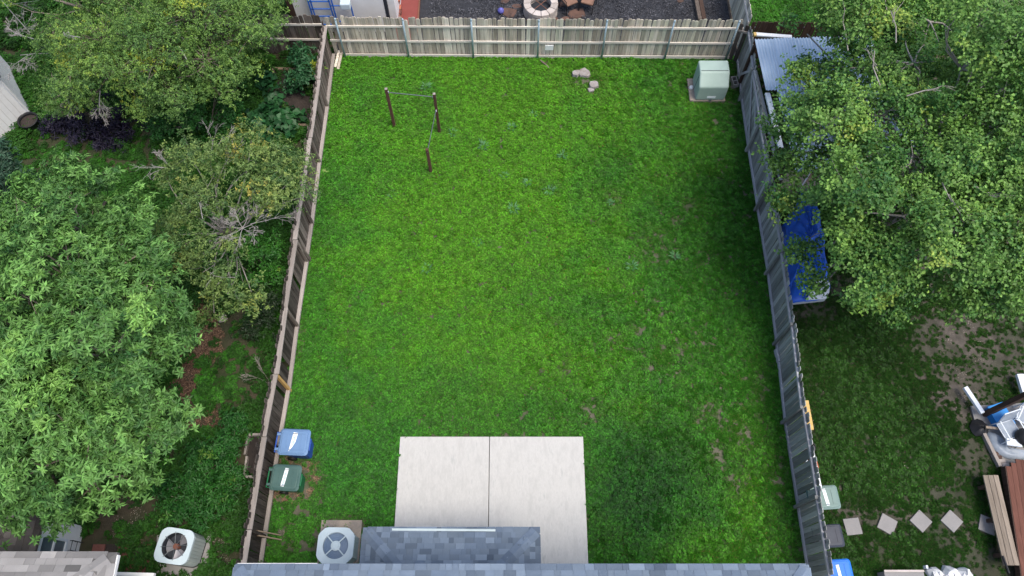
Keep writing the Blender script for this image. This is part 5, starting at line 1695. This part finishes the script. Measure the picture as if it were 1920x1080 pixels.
SLB = ('first square stepping stone, squarely set beside the dark navy bin', 'second stepping stone from the bins, turned a little', 'third and middle stepping stone, turned as a diamond', 'fourth stepping stone, diamond set next to bare dirt', 'last stepping stone partly hidden by the board bench')
for k, (x, y, rot) in enumerate([(1599, 987, .10), (1664, 983, -.55), (1727, 977, -.86), (1785, 977, -.86), (1852, 984, -.42)]):
    c = at(x, y, .05)
    o = MB().box((c.x, c.y, .025), (.44, .44, .06), Matrix.Rotation(rot, 3, 'Z')).build('stepping_stone', 'slab', bevel=.01)
    tag(o, SLB[k], 'stepping stone', 'stepping stones across the right yard')
sb = thing('board_bench', 'low bench of three grey brown boards beside the red brown deck', 'bench', tuple(at(1876, 975, 0)))
a0, a1, b0, b1 = at(1842, 891, .42), at(1871, 891, .42), at(1881, 1060, .42), at(1911, 1060, .42)
for k in range(3):
    t = (k + .5) / 3
    MB().bar(a0.lerp(a1, t), b0.lerp(b1, t), (a1 - a0).length / 3 - .012, .05).build('board', 'plank', sb, bevel=.004)
for t in (.12, .5, .88):
    c = a0.lerp(b0, t).lerp(a1.lerp(b1, t), .5)
    MB().box((c.x, c.y, .2), (.36, .09, .38)).build('leg', 'dwood', sb)
dk = thing('deck', 'red brown board deck at the right edge', 'deck', tuple(at(1910, 970, 0)))
p0 = at(1886, 874, .40); ang = at(1916, 1084, .40) - p0; ang.z = 0; ang.normalize(); ac_ = Vector((-ang.y, ang.x, 0)); ac_ = ac_ if ac_.x > 0 else -ac_
for k in range(12):
    s0 = p0 + ac_ * (.07 + k * .145) - ang * (0.12 * min(k, 2))
    MB().bar(s0, s0 + ang * 4.5, .138, .035).build('deck_board', 'deck', dk)
MB().bar(p0 + Vector((0, 0, -.1)), p0 + ang * 4.5 + Vector((0, 0, -.1)), .05, .22).build('fascia', 'dwood', dk)

# patio corner at the right edge
cs = tag(MB().prism([tuple(at(x, y, 0)[:2]) for x, y in ((1818, 762), (1990, 752), (1990, 880), (1880, 878), (1826, 792))], 0, .06).build('paved_corner', 'slab', bevel=.01), kind='structure')
tag(MB().bar(at(1809, 726, .3), at(1842, 775, .3), .13, .10).build('white_channel', 'whitemetal', bevel=.01), 'long white metal channel lying at the corner of the paving', 'channel')
a, b = at(1911, 702, .3), at(1922, 738, .3)
tag(MB().bar(a, b, .2, .12).build('white_beam', 'whitemetal', bevel=.01), 'short white beam cut by the right edge', 'beam')
c = at(1844, 778, 0)
tag(MB().box((c.x, c.y, 1.25), (.14, .14, 2.5)).build('brown_post', 'dwood', bevel=.008), 'dark brown square post standing at the paving corner', 'post')
c = at(1876, 779, .3)
bx = thing('blue_tub', 'sky blue plastic storage tub beside the brown post', 'tub', (c.x, c.y, 0))
R = Matrix.Rotation(.3, 3, 'Z')
MB().box((c.x, c.y, .17), (.46, .62, .3), R, 1.08).build('body', 'sky_blue', bx, bevel=.03)
MB().box((c.x, c.y, .335), (.52, .68, .03), R).build('lid', 'sky_blue', bx, bevel=.012)
MB().box(R @ Vector((.1, -.18, 0)) + Vector((c.x, c.y, .37)), (.16, .16, .06), R).build('dark_knob', 'black', bx, bevel=.02)


def yard_chair(label, x, y, rz):
    c = at(x, y, .4)
    ch = thing('metal_chair', label, 'chair', (c.x, c.y, 0), rz=rz, local=True, group='white framed chairs on the paving')
    for a in (-1, 1):
        MB().tube([(a * .27, -.28, 0), (a * .27, -.27, .62), (a * .27, .26, .64), (a * .27, .30, 0)], .018, 6).build('armrest', 'whitemetal', ch)
    MB().tube([(-.25, -.24, .42), (.25, -.24, .42), (.25, .24, .40), (-.25, .24, .40), (-.25, -.24, .42)], .016, 6).build('seat_frame', 'whitemetal', ch)
    MB().box((0, 0, .405), (.46, .46, .02)).build('seat', 'plastic', ch)
    MB().tube([(-.25, .24, .40), (-.25, .40, .95), (.25, .40, .95), (.25, .24, .40)], .016, 6).build('back_frame', 'whitemetal', ch)
    MB().box((0, .32, .68), (.44, .015, .48), Matrix.Rotation(-.28, 3, 'X')).build('backrest', 'plastic', ch)


yard_chair('white framed metal chair beside the sky blue tub', 1892, 806, .3)
yard_chair('white framed metal chair at the right edge of the paving', 1925, 782, -.6)
sp_ = [(1848, 812), (1858, 805), (1875, 818), (1885, 842), (1900, 850), (1930, 842), (1940, 862), (1900, 864), (1880, 858), (1860, 838)]
pts = [at(x, y, .10) for x, y in sp_]
ce = sum(pts, Vector()) / len(pts)
vs = []; k = len(pts)
for s, z in ((1.0, .06), (.9, .16), (.6, .2), (.3, .18)):
    for p in pts:
        q = ce.lerp(p, s); vs.append((q.x + random.gauss(0, .02), q.y + random.gauss(0, .02), z + random.gauss(0, .03)))
fs = [(l * k + i, l * k + (i + 1) % k, (l + 1) * k + (i + 1) % k, (l + 1) * k + i) for l in range(3) for i in range(k)] + [tuple(3 * k + i for i in range(k))]
o = MB().add(vs, fs).build('plastic_sheet', 'plastic', smooth=False)
sm_ = o.modifiers.new('subdivision', 'SUBSURF'); sm_.levels = 2; sm_.render_levels = 2
tag(o, 'crumpled clear plastic sheeting heaped on the paving edge', 'sheeting')
a, b = at(1886, 828, .45), at(1915, 832, .45)
tag(MB().bar(a, b, .2, .08).build('white_tray', 'whitemetal', bevel=.02), 'flat white tray lying on the plastic sheeting', 'tray')
c = at(1921, 820, .5)
gl = thing('kettle_grill', 'round black kettle grill cut by the right edge', 'grill', (c.x, c.y, 0))
MB().lathe([(0, .74), (.12, .72), (.22, .64), (.26, .54), (.25, .46), (.16, .36), (0, .33)], 20, (c.x, c.y, 0)).build('bowl', 'black', gl, smooth=True)
for t in (0, 2.1, 4.2):
    MB().tube([(c.x + .15 * math.cos(t), c.y + .15 * math.sin(t), .4), (c.x + .3 * math.cos(t), c.y + .3 * math.sin(t), .06)], .014, 6).build('leg', 'steel', gl)
c = at(1838, 803, .1)
o = MB().lathe([(0, .26), (.14, .22), (.24, .1), (.27, .06)], 12, (c.x, c.y, 0))
for v in o.v: v.x += random.gauss(0, .03); v.y += random.gauss(0, .03)
tag(o.build('dark_bag', 'black', smooth=True), 'dark crumpled bag below the brown post', 'bag')
tag(MB().bar(at(1848, 801, .3), at(1895, 806, .3), .07, .05).build('pale_stick', 'plank'), 'pale timber stick lying across the dark bag', 'stick')
a, b = at(1843, 812, .08), at(1874, 875, .08)
tag(MB().bar(a, b, .10, .14).build('edging_timber', 'lrail', bevel=.006), 'grey timber edging along the lower side of the paving', 'timber')
a, b = at(1864, 850, .05), at(1884, 872, .05)
for k in range(4):
    c = a.lerp(b, k / 3)
    o = MB().box((c.x, c.y, .05), (.2, .1, .09), Matrix.Rotation(-.2 + k * .1, 3, 'Z')).build('edging_brick', 'flag' if k < 2 else 'stone', bevel=.008)
    tag(o, ('reddish edging brick nearest the plastic sheeting', 'second reddish edging brick beside the grey timber', 'first pale edging brick above the deck corner', 'pale edging brick touching the deck corner')[k], 'brick', 'edging bricks by the deck')
a, b = at(1657, 1069, .45), at(1732, 1070, .45)
pb_ = thing('concrete_planter', 'long grey concrete planter at the bottom edge behind the right fence', 'planter', tuple(at(1695, 1075, 0)))
MB().box(((a.x + b.x) / 2, a.y - .28, .22), (b.x - a.x, .5, .44)).build('trough', 'slab', pb_, bevel=.02)
MB().box(((a.x + b.x) / 2, a.y - .02, .46), (b.x - a.x, .05, .03)).build('rim', 'stone', pb_)
c = at(1732, 1064, .4)
MB().box((c.x, c.y, .5), (.05, .08, .16)).build('bracket', 'whitemetal', pb_)
for k, (x, y, s) in enumerate(((1752, 1076, .20), (1782, 1077, .24), (1806, 1078, .20))):
    c = at(x, y, .1)
    o = MB()
    o.lathe([(0, .34), (s * .6, .30), (s, .14), (s * .95, 0)], 9, (c.x, c.y, 0))
    for v in o.v: v.x += random.gauss(0, .03); v.y += random.gauss(0, .03); v.z = max(0, v.z + random.gauss(0, .02))
    tag(o.build('white_bag', 'tarpwhite', smooth=False), ('crumpled white bag right beside the concrete planter', 'biggest crumpled white bag in the middle of three', 'crumpled white bag furthest from the concrete planter')[k], 'bag', 'crumpled white bags at the bottom edge')
tag(MB().tube([at(1880, 1042, .5), at(1892, 1075, .5)], [.03, .03], 8).build('black_pole', 'black'), 'short black pole resting on the end of the board bench', 'pole')
